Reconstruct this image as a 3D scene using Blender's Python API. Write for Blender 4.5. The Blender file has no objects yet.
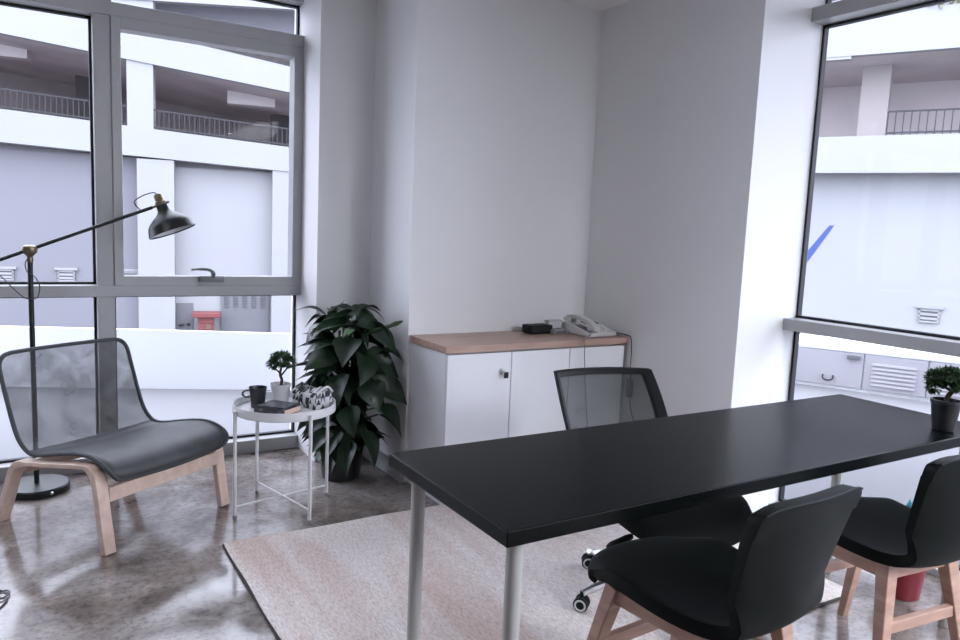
import bpy, bmesh, math, random
from mathutils import Vector, Matrix, Euler
random.seed(7)
S = bpy.context.scene
FILL_STRENGTH = 68.0
COL = S.collection
PI = math.pi

# ------------------------------------------------------------------ helpers
def V(*a): return Vector(a)

def link(o, parent=None):
    COL.objects.link(o)
    if parent is not None: o.parent = parent
    return o

def tag(o, label=None, cat=None, group=None, kind=None):
    if label: o['label'] = label
    if cat: o['category'] = cat
    if group: o['group'] = group
    if kind: o['kind'] = kind
    return o

def empty(name, label, cat, loc=(0, 0, 0), rz=0.0, group=None, kind=None):
    o = bpy.data.objects.new(name, None)
    o.empty_display_size = 0.05
    o.location = loc; o.rotation_euler = (0, 0, rz)
    link(o)
    return tag(o, label, cat, group, kind)

def obj(name, bm, mat, parent=None, smooth=False, angle=35, mods=()):
    me = bpy.data.meshes.new(name)
    bmesh.ops.recalc_face_normals(bm, faces=bm.faces[:])
    bm.to_mesh(me); bm.free()
    for m in (mat if isinstance(mat, (list, tuple)) else [mat]): me.materials.append(m)
    o = bpy.data.objects.new(name, me)
    link(o, parent)
    if smooth:
        for p in me.polygons: p.use_smooth = True
        try: me.set_sharp_from_angle(angle=math.radians(angle))
        except Exception: pass
    for kind, kw in mods:
        md = o.modifiers.new(kind.title(), kind)
        for k, v in kw.items(): setattr(md, k, v)
    return o

def NB(): return bmesh.new()

def box(bm, x0, x1, y0, y1, z0, z1, bev=0.0, seg=2, M=None, mi=0):
    vs = [bm.verts.new((x, y, z)) for x in (x0, x1) for y in (y0, y1) for z in (z0, z1)]
    idx = [(0, 1, 3, 2), (4, 6, 7, 5), (0, 4, 5, 1), (2, 3, 7, 6), (0, 2, 6, 4), (1, 5, 7, 3)]
    fs = [bm.faces.new([vs[i] for i in f]) for f in idx]
    for f in fs: f.material_index = mi
    if bev > 0:
        es = list({e for f in fs for e in f.edges})
        r = bmesh.ops.bevel(bm, geom=es, offset=bev, segments=seg, profile=0.5, affect='EDGES')
        vs = list({v for f in r['faces'] for v in f.verts} | {v for v in vs if v.is_valid})
    if M is not None:
        bmesh.ops.transform(bm, matrix=M, verts=[v for v in vs if v.is_valid])
    return vs

def prism(bm, pts, ext, mi=0):
    """closed polygon pts (3D) extruded by vector ext"""
    a = [bm.verts.new(p) for p in pts]
    b = [bm.verts.new(Vector(p) + Vector(ext)) for p in pts]
    n = len(pts)
    fs = [bm.faces.new(a), bm.faces.new(b[::-1])]
    for i in range(n):
        fs.append(bm.faces.new((a[i], b[i], b[(i + 1) % n], a[(i + 1) % n])))
    for f in fs: f.material_index = mi
    return fs

def lathe(bm, prof, seg=32, M=None, mi=0, squash=None):
    rings = []
    for r, z in prof:
        if r < 1e-6: rings.append([bm.verts.new((0, 0, z))])
        else:
            rings.append([bm.verts.new((r * math.cos(2 * PI * i / seg), r * math.sin(2 * PI * i / seg), z)) for i in range(seg)])
    for a, b in zip(rings[:-1], rings[1:]):
        for i in range(seg):
            j = (i + 1) % seg
            if len(a) == 1 and len(b) == 1: continue
            if len(a) == 1: f = bm.faces.new((a[0], b[j], b[i]))
            elif len(b) == 1: f = bm.faces.new((a[i], a[j], b[0]))
            else: f = bm.faces.new((a[i], a[j], b[j], b[i]))
            f.material_index = mi
    vs = [v for r in rings for v in r]
    if M is not None: bmesh.ops.transform(bm, matrix=M, verts=vs)
    return vs

def spline(pts, n=6):
    """Catmull-Rom through pts"""
    P = [Vector(p) for p in pts]
    if len(P) < 3: return P
    P = [2 * P[0] - P[1]] + P + [2 * P[-1] - P[-2]]
    out = []
    for i in range(1, len(P) - 2):
        p0, p1, p2, p3 = P[i - 1:i + 3]
        for k in range(n):
            t = k / n
            out.append(0.5 * ((2 * p1) + (p2 - p0) * t + (2 * p0 - 5 * p1 + 4 * p2 - p3) * t * t + (3 * p1 - p0 - 3 * p2 + p3) * t ** 3))
    out.append(P[-2])
    return out

def tube(bm, pts, r, seg=10, closed=False, cap=True, mi=0):
    P = [Vector(p) for p in pts]
    n = len(P)
    R = r if isinstance(r, (list, tuple)) else [r] * n
    rings = []
    T0 = None; nrm = None
    for i in range(n):
        if closed: t = (P[(i + 1) % n] - P[i - 1])
        else: t = P[min(i + 1, n - 1)] - P[max(i - 1, 0)]
        t.normalize()
        if nrm is None:
            up = V(0, 0, 1) if abs(t.z) < 0.9 else V(1, 0, 0)
            nrm = t.cross(up).normalized()
        else:
            nrm = (nrm - t * nrm.dot(t))
            if nrm.length < 1e-6: nrm = t.orthogonal()
            nrm.normalize()
        bn = t.cross(nrm)
        rings.append([bm.verts.new(P[i] + (nrm * math.cos(2 * PI * k / seg) + bn * math.sin(2 * PI * k / seg)) * R[i]) for k in range(seg)])
    m = n if closed else n - 1
    for i in range(m):
        a, b = rings[i], rings[(i + 1) % n]
        for k in range(seg):
            f = bm.faces.new((a[k], a[(k + 1) % seg], b[(k + 1) % seg], b[k])); f.material_index = mi
    if cap and not closed:
        bm.faces.new(rings[0][::-1]).material_index = mi; bm.faces.new(rings[-1]).material_index = mi
    return rings

def beam(bm, a, b, w0, d0, w1=None, d1=None, up=(0, 0, 1), bev=0.0):
    """tapered rectangular bar from a to b; w across, d along the 'up'-ish direction"""
    a, b = Vector(a), Vector(b)
    w1 = w0 if w1 is None else w1; d1 = d0 if d1 is None else d1
    t = (b - a).normalized()
    u = Vector(up); x = t.cross(u)
    if x.length < 1e-4: x = t.orthogonal()
    x.normalize(); y = x.cross(t).normalized()
    vs = []
    for p, w, d in ((a, w0, d0), (b, w1, d1)):
        for sx, sy in ((-1, -1), (1, -1), (1, 1), (-1, 1)):
            vs.append(bm.verts.new(p + x * sx * w / 2 + y * sy * d / 2))
    fs = [bm.faces.new(vs[0:4][::-1]), bm.faces.new(vs[4:8])]
    for i in range(4):
        j = (i + 1) % 4
        fs.append(bm.faces.new((vs[i], vs[j], vs[4 + j], vs[4 + i])))
    if bev:
        es = list({e for f in fs for e in f.edges})
        bmesh.ops.bevel(bm, geom=es, offset=bev, segments=2, profile=0.5, affect='EDGES')

def grid(bm, fn, nu, nv, mi=0):
    g = [[bm.verts.new(fn(i / nu, j / nv)) for j in range(nv + 1)] for i in range(nu + 1)]
    for i in range(nu):
        for j in range(nv):
            bm.faces.new((g[i][j], g[i + 1][j], g[i + 1][j + 1], g[i][j + 1])).material_index = mi
    return g

# ------------------------------------------------------------------ materials
def srgb(r, g, b):
    f = lambda c: (c / 255) / 12.92 if c / 255 <= 0.04045 else ((c / 255 + 0.055) / 1.055) ** 2.4
    return (f(r), f(g), f(b), 1)

class NT:
    def __init__(s, name):
        s.m = bpy.data.materials.new(name); s.m.use_nodes = True
        s.t = s.m.node_tree; s.n = s.t.nodes; s.l = s.t.links
        s.b = s.n['Principled BSDF']; s.out = s.n['Material Output']
    def new(s, typ, **kw):
        nd = s.n.new(typ)
        for k, v in kw.items():
            if k in nd.inputs: nd.inputs[k].default_value = v
            else: setattr(nd, k, v)
        return nd
    def link(s, a, b): s.l.new(a, b)
    def coords(s, scale=(1, 1, 1), which='Object', rot=(0, 0, 0)):
        tc = s.new('ShaderNodeTexCoord'); mp = s.new('ShaderNodeMapping')
        mp.inputs['Scale'].default_value = scale; mp.inputs['Rotation'].default_value = rot
        s.link(tc.outputs[which], mp.inputs['Vector'])
        return mp.outputs['Vector']
    def ramp(s, fac, stops):
        r = s.new('ShaderNodeValToRGB')
        e = r.color_ramp.elements
        while len(e) < len(stops): e.new(0.5)
        for i, (p, c) in enumerate(stops): e[i].position = p; e[i].color = c
        s.link(fac, r.inputs['Fac'])
        return r.outputs['Color']
    def bump(s, height, strength=0.2, dist=0.01):
        b = s.new('ShaderNodeBump', Strength=strength, Distance=dist)
        s.link(height, b.inputs['Height']); s.link(b.outputs['Normal'], s.b.inputs['Normal'])

def mat(name, col, rough=0.5, metal=0.0, var=0.0, scale=8.0, bump=0.0, bscale=60.0, spec=0.5, coat=0.0):
    k = NT(name)
    k.b.inputs['Roughness'].default_value = rough
    k.b.inputs['Metallic'].default_value = metal
    k.b.inputs['Specular IOR Level'].default_value = spec
    k.b.inputs['Coat Weight'].default_value = coat
    v = k.coords()
    nz = k.new('ShaderNodeTexNoise', Scale=scale, Detail=4.0)
    k.link(v, nz.inputs['Vector'])
    c0 = tuple(max(0, c * (1 - var)) for c in col[:3]) + (1,)
    c1 = tuple(min(1, c * (1 + var)) for c in col[:3]) + (1,)
    k.link(k.ramp(nz.outputs['Fac'], [(0.3, c0), (0.7, c1)]), k.b.inputs['Base Color'])
    if bump:
        n2 = k.new('ShaderNodeTexNoise', Scale=bscale, Detail=3.0)
        k.link(v, n2.inputs['Vector'])
        k.bump(n2.outputs['Fac'], bump, 0.002)
    return k.m

def wood(name, c0, c1, scale=(1, 12, 12), rough=0.45, sc=3.0):
    k = NT(name)
    v = k.coords(scale)
    nz = k.new('ShaderNodeTexNoise', Scale=sc, Detail=6.0, Distortion=0.6)
    k.link(v, nz.inputs['Vector'])
    k.link(k.ramp(nz.outputs['Fac'], [(0.3, c0), (0.7, c1)]), k.b.inputs['Base Color'])
    k.b.inputs['Roughness'].default_value = rough
    k.bump(nz.outputs['Fac'], 0.05, 0.002)
    return k.m

M = {}
M['paint'] = mat('wall_paint', (0.82, 0.82, 0.83), 0.6, var=0.012, scale=1.5, bump=0.03, bscale=120)
M['ceil'] = mat('ceiling_paint', (0.82, 0.82, 0.82), 0.8, var=0.01)
M['alu'] = mat('grey_aluminium_frame', (0.42, 0.42, 0.425), 0.38, var=0.02, metal=0.0)
M['gasket'] = mat('black_rubber_gasket', (0.012, 0.013, 0.018), 0.6)
M['ext_white'] = mat('exterior_white_render', (0.245, 0.246, 0.254), 0.8, var=0.025, scale=0.4)  # outdoor whites darkened to offset the overbright sky
M['ext_lilac'] = mat('exterior_pale_lilac_render', (0.154, 0.152, 0.170), 0.8, var=0.02, scale=0.4)
M['ext_grey'] = mat('exterior_grey_paint', (0.114, 0.114, 0.125), 0.7, var=0.03)
M['ext_dark'] = mat('car_park_inner_concrete', (0.410, 0.361, 0.370), 0.85, var=0.15, scale=0.5)  # lightened to imitate haze and reflection over the shaded decks
M['ext_rail'] = mat('dark_grey_railing_steel', (0.016, 0.016, 0.020), 0.6)
M['ext_white_r'] = mat('exterior_bright_white_render', (0.260, 0.263, 0.275), 0.8, var=0.025, scale=0.4)  # same white render, lightened where the right facade gets less light
M['deck_r'] = mat('pinkish_deck_concrete', (0.448, 0.409, 0.413), 0.85, var=0.12, scale=0.5)
M['par_white'] = mat('white_painted_parapet', (0.553, 0.562, 0.585), 0.8, var=0.02, scale=0.6)  # white lightened to make up for the shade on the parapet
M['terrace'] = mat('terrace_white_concrete', (0.137, 0.137, 0.144), 0.8, var=0.03, scale=1.2)
M['asphalt'] = mat('street_concrete', (0.142, 0.142, 0.148), 0.9, var=0.08)
M['red'] = mat('red_paint', (0.148, 0.034, 0.035), 0.5, var=0.06)
M['blue'] = mat('blue_paint_stripe', (0.031, 0.057, 0.205), 0.6, var=0.05)
M['black_top'] = mat('black_desktop_laminate', (0.004, 0.0052, 0.005), 0.27, var=0.06, scale=300, spec=0.07)
M['leg_grey'] = mat('silver_grey_lacquered_steel', (0.46, 0.45, 0.435), 0.38, var=0.02)
M['black_pl'] = mat('black_plastic', (0.006, 0.0075, 0.008), 0.5, var=0.1, spec=0.25)
M['black_leather'] = mat('black_leatherette', (0.0045, 0.0068, 0.006), 0.55, var=0.15, scale=40, spec=0.15, bump=0.12, bscale=260)
M['black_cloth'] = mat('black_seat_fabric', (0.005, 0.0068, 0.0065), 0.85, var=0.2, scale=200, bump=0.2, bscale=500, spec=0.2)
M['chrome'] = mat('polished_chrome', (0.86, 0.86, 0.87), 0.28, metal=1.0)
M['lightwheel'] = mat('pale_grey_plastic', (0.55, 0.55, 0.56), 0.4)
M['beech'] = wood('beech_wood', srgb(170, 134, 118), srgb(196, 160, 142), (3, 3, 14), 0.45, 2.5)
M['birch'] = wood('pale_beech_veneer', srgb(206, 178, 162), srgb(228, 203, 186), (9, 9, 9), 0.45, 2.0)
M['counter'] = wood('beech_block_countertop', srgb(166, 136, 122), srgb(186, 158, 144), (2.0, 22, 10), 0.4, 2.2)
M['cab_white'] = mat('white_melamine', (0.80, 0.81, 0.84), 0.4, var=0.01)
M['white_steel'] = mat('white_powder_coated_steel', (0.72, 0.72, 0.73), 0.4, var=0.02)
M['lamp_black'] = mat('black_lacquered_steel', (0.006, 0.0085, 0.0075), 0.42, var=0.1)
M['brass'] = mat('aged_brass', (0.20, 0.165, 0.105), 0.38, metal=0.7, var=0.12)
M['shade_in'] = mat('white_inner_lacquer', (0.62, 0.64, 0.66), 0.45)
M['mug'] = mat('black_glazed_stoneware', (0.012, 0.014, 0.016), 0.3, var=0.1)
M['pot_white'] = mat('white_ceramic', (0.66, 0.66, 0.67), 0.35, var=0.02)
M['pot_dark'] = mat('dark_plastic_pot', (0.010, 0.011, 0.011), 0.5, var=0.2)
M['soil'] = mat('potting_soil', (0.03, 0.024, 0.018), 0.95, var=0.4, scale=60, bump=0.6, bscale=90)
M['bark'] = mat('brown_bark', (0.055, 0.042, 0.032), 0.85, var=0.3, scale=40, bump=0.4)
M['stalk'] = mat('green_stalk', (0.035, 0.07, 0.028), 0.5, var=0.2)
M['kraft'] = mat('book_page_edges', (0.68, 0.50, 0.40), 0.7, var=0.06, scale=60)
M['phone'] = mat('pale_grey_phone_plastic', (0.60, 0.60, 0.59), 0.45, var=0.02)
M['phone_dark'] = mat('dark_grey_phone_plastic', (0.12, 0.12, 0.13), 0.4)
M['dev_grey'] = mat('mid_grey_device_plastic', (0.22, 0.22, 0.23), 0.45)
M['cord_white'] = mat('white_cord', (0.5, 0.5, 0.5), 0.5)
M['cord_dark'] = mat('dark_grey_cord', (0.05, 0.05, 0.055), 0.5)
M['frame_grey'] = mat('dark_grey_fabric_piping', (0.055, 0.06, 0.064), 0.7, var=0.1, scale=100)
M['bin_red'] = mat('red_bucket_plastic', (0.20, 0.018, 0.03), 0.4, var=0.05)
M['plinth'] = mat('pale_grey_baseboard', (0.52, 0.53, 0.54), 0.5)
M['lens'] = mat('small_dark_display', (0.05, 0.055, 0.05), 0.2)

def leafmat(name, c0, c1, rough=0.42, sc=9.0):
    k = NT(name)
    v = k.coords()
    nz = k.new('ShaderNodeTexNoise', Scale=sc, Detail=4.0)
    k.link(v, nz.inputs['Vector'])
    k.link(k.ramp(nz.outputs['Fac'], [(0.35, c0), (0.7, c1)]), k.b.inputs['Base Color'])
    k.b.inputs['Roughness'].default_value = rough
    return k.m
M['leaf'] = leafmat('dark_green_leaf', (0.006, 0.018, 0.008, 1), (0.014, 0.038, 0.015, 1), 0.42)
M['leaf_pale'] = leafmat('pale_new_leaf', (0.10, 0.2, 0.09, 1), (0.3, 0.42, 0.27, 1))
M['leaf_small'] = leafmat('small_bonsai_leaf', (0.020, 0.050, 0.020, 1), (0.075, 0.135, 0.055, 1), 0.5, 60)

def concrete():
    k = NT('polished_concrete_floor')
    v = k.coords()
    big = k.new('ShaderNodeTexNoise', Scale=0.9, Detail=7.0, Roughness=0.62, Distortion=1.1)
    mid = k.new('ShaderNodeTexNoise', Scale=4.0, Detail=8.0, Roughness=0.68, Distortion=0.5)
    fine = k.new('ShaderNodeTexNoise', Scale=38.0, Detail=5.0, Roughness=0.7)
    for n in (big, mid, fine): k.link(v, n.inputs['Vector'])
    a = k.ramp(big.outputs['Fac'], [(0.34, srgb(54, 45, 40)), (0.50, srgb(124, 113, 106)), (0.66, srgb(186, 179, 175))])
    b = k.ramp(mid.outputs['Fac'], [(0.30, srgb(58, 47, 41)), (0.48, srgb(136, 126, 119)), (0.72, srgb(194, 189, 188))])
    mx = k.new('ShaderNodeMix', data_type='RGBA'); mx.inputs[0].default_value = 0.5
    k.link(a, mx.inputs[6]); k.link(b, mx.inputs[7])
    c = k.ramp(fine.outputs['Fac'], [(0.36, (0.50, 0.47, 0.45, 1)), (0.52, (1, 1, 1, 1))])
    m2 = k.new('ShaderNodeMix', data_type='RGBA', blend_type='MULTIPLY'); m2.inputs[0].default_value = 0.8
    k.link(mx.outputs[2], m2.inputs[6]); k.link(c, m2.inputs[7])
    k.link(m2.outputs[2], k.b.inputs['Base Color'])
    rr = k.new('ShaderNodeMapRange'); rr.inputs['From Min'].default_value = 0.3; rr.inputs['From Max'].default_value = 0.7
    rr.inputs['To Min'].default_value = 0.04; rr.inputs['To Max'].default_value = 0.24
    k.link(mid.outputs['Fac'], rr.inputs['Value'])
    k.link(rr.outputs['Result'], k.b.inputs['Roughness'])
    k.b.inputs['Specular IOR Level'].default_value = 0.6
    k.bump(mid.outputs['Fac'], 0.05, 0.01)
    return k.m
M['floor'] = concrete()

def rugmat():
    k = NT('woven_cream_rug')
    v = k.coords()
    # ribs of the weave run along local y
    mp = k.new('ShaderNodeMapping'); mp.inputs['Scale'].default_value = (170, 42, 1)
    k.link(v, mp.inputs['Vector'])
    w = k.new('ShaderNodeTexNoise', Scale=1.0, Detail=3.0, Distortion=0.8)
    k.link(mp.outputs['Vector'], w.inputs['Vector'])
    mp2 = k.new('ShaderNodeMapping'); mp2.inputs['Scale'].default_value = (3.4, 0.5, 1)
    k.link(v, mp2.inputs['Vector'])
    band = k.new('ShaderNodeTexNoise', Scale=1.6, Detail=4.0, Distortion=0.4)
    k.link(mp2.outputs['Vector'], band.inputs['Vector'])
    a = k.ramp(w.outputs['Fac'], [(0.34, srgb(212, 200, 194)), (0.50, srgb(234, 225, 221)), (0.70, srgb(247, 241, 238))])
    b = k.ramp(band.outputs['Fac'], [(0.35, srgb(232, 216, 208)), (0.6, (1, 1, 1, 1))])
    mx = k.new('ShaderNodeMix', data_type='RGBA', blend_type='MULTIPLY'); mx.inputs[0].default_value = 0.85
    k.link(a, mx.inputs[6]); k.link(b, mx.inputs[7])
    k.link(mx.outputs[2], k.b.inputs['Base Color'])
    k.b.inputs['Roughness'].default_value = 0.95
    k.b.inputs['Specular IOR Level'].default_value = 0.1
    k.bump(w.outputs['Fac'], 0.7, 0.006)
    return k.m
M['rug'] = rugmat()
M['rug_edge'] = mat('dark_rug_binding', (0.05, 0.042, 0.04), 0.9)

def glass():
    k = NT('window_glass')
    tr = k.new('ShaderNodeBsdfTransparent'); tr.inputs['Color'].default_value = (0.95, 0.965, 0.965, 1)
    gl = k.new('ShaderNodeBsdfGlossy', Roughness=0.0)
    fr = k.new('ShaderNodeFresnel', IOR=1.09)
    mx = k.new('ShaderNodeMixShader')
    k.link(fr.outputs[0], mx.inputs[0]); k.link(tr.outputs[0], mx.inputs[1]); k.link(gl.outputs[0], mx.inputs[2])
    k.link(mx.outputs[0], k.out.inputs['Surface'])
    return k.m
M['glass'] = glass()

def netting(name, col, hole, scale=0, rough=0.6, sheen=False):
    """open woven mesh: threads with see-through holes"""
    k = NT(name)
    k.b.inputs['Base Color'].default_value = col
    k.b.inputs['Roughness'].default_value = rough
    v = k.coords()
    nz = k.new('ShaderNodeTexNoise', Scale=7.0, Detail=2.0, Distortion=0.7)
    k.link(v, nz.inputs['Vector'])
    mr = k.new('ShaderNodeMapRange'); mr.inputs['From Min'].default_value = 0.35; mr.inputs['From Max'].default_value = 0.7
    mr.inputs['To Min'].default_value = hole[0]; mr.inputs['To Max'].default_value = hole[1]
    k.link(nz.outputs['Fac'], mr.inputs['Value'])
    tr = k.new('ShaderNodeBsdfTransparent')
    mx = k.new('ShaderNodeMixShader')
    k.link(mr.outputs['Result'], mx.inputs[0]); k.link(k.b.outputs[0], mx.inputs[1]); k.link(tr.outputs[0], mx.inputs[2])
    k.link(mx.outputs[0], k.out.inputs['Surface'])
    return k.m
M['net_chair'] = netting('grey_woven_mesh_fabric', (0.040, 0.042, 0.046, 1), (0.20, 0.40), rough=0.45)
M['net_seat'] = mat('dense_grey_seat_weave', (0.052, 0.055, 0.059), 0.5, var=0.25, scale=9, bump=0.1, bscale=300)
M['net_office'] = netting('black_office_mesh', (0.016, 0.018, 0.020, 1), (0.15, 0.17))

def tripat():
    """black, white and grey triangles"""
    k = NT('triangle_patterned_cloth')
    tc = k.new('ShaderNodeTexCoord')
    mp = k.new('ShaderNodeMapping'); mp.inputs['Scale'].default_value = (34, 34, 34)
    k.link(tc.outputs['UV'], mp.inputs['Vector'])
    sp = k.new('ShaderNodeSeparateXYZ'); k.link(mp.outputs['Vector'], sp.inputs[0])
    def math_(op, a, b=None):
        n = k.new('ShaderNodeMath', operation=op)
        for i, q in enumerate((a, b)):
            if q is None: continue
            if isinstance(q, (int, float)): n.inputs[i].default_value = q
            else: k.link(q, n.inputs[i])
        return n.outputs[0]
    fx = math_('FRACT', sp.outputs[0]); fy = math_('FRACT', sp.outputs[1])
    hx = math_('ABSOLUTE', math_('MULTIPLY', math_('SUBTRACT', fx, 0.5), 2))
    inside = math_('LESS_THAN', hx, math_('SUBTRACT', 1.0, fy))
    cx = math_('FLOOR', sp.outputs[0]); cy = math_('FLOOR', sp.outputs[1])
    cv = k.new('ShaderNodeCombineXYZ'); k.link(cx, cv.inputs[0]); k.link(cy, cv.inputs[1]); k.link(inside, cv.inputs[2])
    wn = k.new('ShaderNodeTexWhiteNoise'); k.link(cv.outputs[0], wn.inputs['Vector'])
    r = k.new('ShaderNodeValToRGB'); r.color_ramp.interpolation = 'CONSTANT'
    e = r.color_ramp.elements
    e[0].position = 0; e[0].color = (0.02, 0.022, 0.026, 1)
    e[1].position = 0.36; e[1].color = (0.62, 0.62, 0.63, 1)
    n = e.new(0.78); n.color = (0.16, 0.16, 0.18, 1)
    k.link(wn.outputs['Value'], r.inputs['Fac'])
    k.link(r.outputs['Color'], k.b.inputs['Base Color'])
    k.b.inputs['Roughness'].default_value = 0.6
    return k.m
M['tri'] = tripat()

def magcover():
    k = NT('dark_printed_magazine_cover')
    v = k.coords((60, 45, 90))
    vo = k.new('ShaderNodeTexVoronoi', Scale=1.0); vo.distance = 'CHEBYCHEV'
    k.link(v, vo.inputs['Vector'])
    k.link(k.ramp(vo.outputs['Color'], [(0.35, (0.012, 0.013, 0.015, 1)), (0.72, (0.04, 0.042, 0.045, 1)), (0.9, (0.25, 0.25, 0.25, 1))]), k.b.inputs['Base Color'])
    k.b.inputs['Roughness'].default_value = 0.35
    return k.m
M['mag'] = magcover()

def bagmat():
    k = NT('blue_and_white_printed_bag')
    v = k.coords((22, 22, 22))
    nz = k.new('ShaderNodeTexNoise', Scale=1.2, Detail=2.0); k.link(v, nz.inputs['Vector'])
    k.link(k.ramp(nz.outputs['Fac'], [(0.42, (0.03, 0.25, 0.28, 1)), (0.5, (0.12, 0.42, 0.55, 1)), (0.58, (0.62, 0.68, 0.7, 1))]), k.b.inputs['Base Color'])
    k.b.inputs['Roughness'].default_value = 0.4
    return k.m
M['bag'] = bagmat()

# ------------------------------------------------------------------ room shell
H = 2.62          # ceiling
XL, YR = -2.9, -3.2   # left and rear walls, behind / beside the viewer
def struct(name, bm, m, label=None, cat=None, parent=None, **kw):
    o = obj(name, bm, m, parent, **kw)
    if parent is None: tag(o, label, cat, kind='structure')
    return o

bm = NB(); box(bm, XL - 0.2, 3.36, YR - 0.2, 4.42, -0.15, 0.0)
struct('floor', bm, M['floor'], 'dark polished concrete floor of the office', 'floor')
bm = NB(); box(bm, XL - 0.2, 3.36, YR - 0.2, 4.42, H, H + 0.25)
struct('ceiling', bm, M['ceil'], 'plain white office ceiling', 'ceiling')
bm = NB()
prism(bm, [(1.685, 3.44, 0), (2.85, 3.44, 0), (2.85, 4.42, 0), (1.685, 4.42, 0)], (0, 0, H))
struct('wall_back', bm, M['paint'], 'white wall block behind the white cabinet', 'wall')
bm = NB()
prism(bm, [(1.37, 3.965, 0), (1.685, 3.965, 0), (1.685, 4.42, 0), (1.37, 4.42, 0)], (0, 0, H))
struct('wall_niche', bm, M['paint'], 'narrow white wall pier between the big window and the plant corner', 'wall')
bm = NB()
prism(bm, [(2.85, 2.313, 0), (3.30, 2.313, 0), (3.30, 4.42, 0), (2.85, 4.42, 0)], (0, 0, H))
struct('wall_right', bm, M['paint'], 'white wall right of the cabinet ending at the right window', 'wall')
bm = NB(); box(bm, XL - 0.2, XL, YR, 4.42, 0, H)
M['paint_grey'] = mat('mid_grey_wall_paint', (0.15, 0.15, 0.155), 0.6, var=0.012, scale=1.5)
struct('wall_left', bm, M['paint_grey'], 'grey wall on the left side out of view', 'wall')
bm = NB(); box(bm, XL - 0.2, 3.36, YR - 0.2, YR, 0, H)
struct('wall_rear', bm, M['paint_grey'], 'grey wall behind the viewer', 'wall')
# baseboards
bm = NB(); box(bm, 1.655, 1.685, 3.43, 3.965, 0.0, 0.085, 0.004)
struct('baseboard_niche', bm, M['plinth'], 'pale baseboard behind the large potted plant', 'baseboard')
bm = NB(); box(bm, 1.37, 1.655, 3.945, 3.965, 0.0, 0.085, 0.004)
struct('baseboard_pier', bm, M['plinth'], 'pale baseboard on the narrow wall pier', 'baseboard')
bm = NB(); box(bm, 2.835, 2.85, 2.313, 3.03, 0.0, 0.085, 0.004)
struct('baseboard_right', bm, M['plinth'], 'pale baseboard on the wall right of the cabinet', 'baseboard')

# ---- window 1: the big window wall on the left (plane y = const)
def curtain(name, label, axis, f0, g0, a_list, top_z, a_end0, a_end1, rail=0.075, tz=(2.325, 2.39)):
    """axis 'x': window runs along x, frame front at y=f0, glass at y=g0; axis 'y' the same for x"""
    root = empty(name, label, 'window', kind='structure')
    def bx(bm, a0, a1, d0, d1, z0, z1, bev=0.0):
        if axis == 'x': box(bm, a0, a1, d0, d1, z0, z1, bev)
        else: box(bm, d0, d1, a0, a1, z0, z1, bev)
    for a0, a1 in a_list:
        bm = NB(); bx(bm, a0, a1, f0, g0 + 0.06, 0.0, top_z, 0.003); obj('mullion', bm, M['alu'], root)
    e0, e1 = a_end0, a_end1
    for nm, z0, z1, fr in (('bottom_rail', 0.0, rail, f0 + 0.006), ('transom', 0.925, 0.982, f0 - 0.012), ('transom', tz[0], tz[1], f0 - 0.012), ('head_rail', H - 0.05, H, f0)):
        bm = NB(); bx(bm, e0, e1, fr, g0 + 0.05, z0, z1, 0.003); obj(nm, bm, M['alu'], root)
    # bays between mullions
    edges = []
    xs = sorted(a_list)
    cuts = [e0] + [v for a in xs for v in a] + [e1]
    for i in range(0, len(cuts), 2):
        if cuts[i + 1] - cuts[i] > 0.1: edges.append((cuts[i], cuts[i + 1]))
    for b0, b1 in edges:
        for z0, z1 in ((rail, 0.925), (0.982, tz[0]), (tz[1], H - 0.05)):
            bm = NB(); bx(bm, b0, b1, g0, g0 + 0.012, z0, z1); p = obj('pane', bm, M['glass'], root)
            bm = NB(); t = 0.012; d0, d1 = g0 - 0.014, g0 + 0.016
            bx(bm, b0, b0 + t, d0, d1, z0, z1); bx(bm, b1 - t, b1, d0, d1, z0, z1)
            bx(bm, b0, b1, d0, d1, z0, z0 + t); bx(bm, b0, b1, d0, d1, z1 - t, z1)
            obj('gasket', bm, M['gasket'], p)
    return root
w1 = curtain('window_1', 'floor to ceiling grey framed window behind the armchair and lamp', 'x', 4.25, 4.345,
             [(-2.79, -2.71), (-1.76, -1.68), (-0.725, -0.645), (0.308, 0.388)], H, XL, 1.37)
# opening sash in the right-hand bay
bm = NB()
for a in ((0.388, 0.432, 0.982, 2.325), (1.316, 1.37, 0.982, 2.325), (0.43, 1.32, 0.982, 1.032), (0.43, 1.32, 2.268, 2.325)):
    box(bm, a[0], a[1], 4.238, 4.33, a[2], a[3], 0.003)
sash = obj('sash', bm, M['alu'], w1)
bm = NB(); box(bm, 0.80, 0.93, 4.215, 4.24, 1.003, 1.036, 0.004)
tube(bm, spline([(0.872, 4.228, 1.03), (0.868, 4.20, 1.052), (0.845, 4.185, 1.072), (0.80, 4.18, 1.076), (0.752, 4.18, 1.072)], 5), [0.012] * 8 + [0.009] * 8 + [0.006] * 5, 8)
obj('handle', bm, mat('dull_grey_handle', (0.2, 0.205, 0.215), 0.4), sash, smooth=True)
w2 = curtain('window_2', 'floor to ceiling grey framed window beside the desk', 'y', 3.19, 3.288,
             [(1.02, 1.10), (-0.30, -0.22), (-1.60, -1.52), (-2.9, -2.82)], H, YR, 2.313, rail=0.03, tz=(2.385, 2.45))

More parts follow.
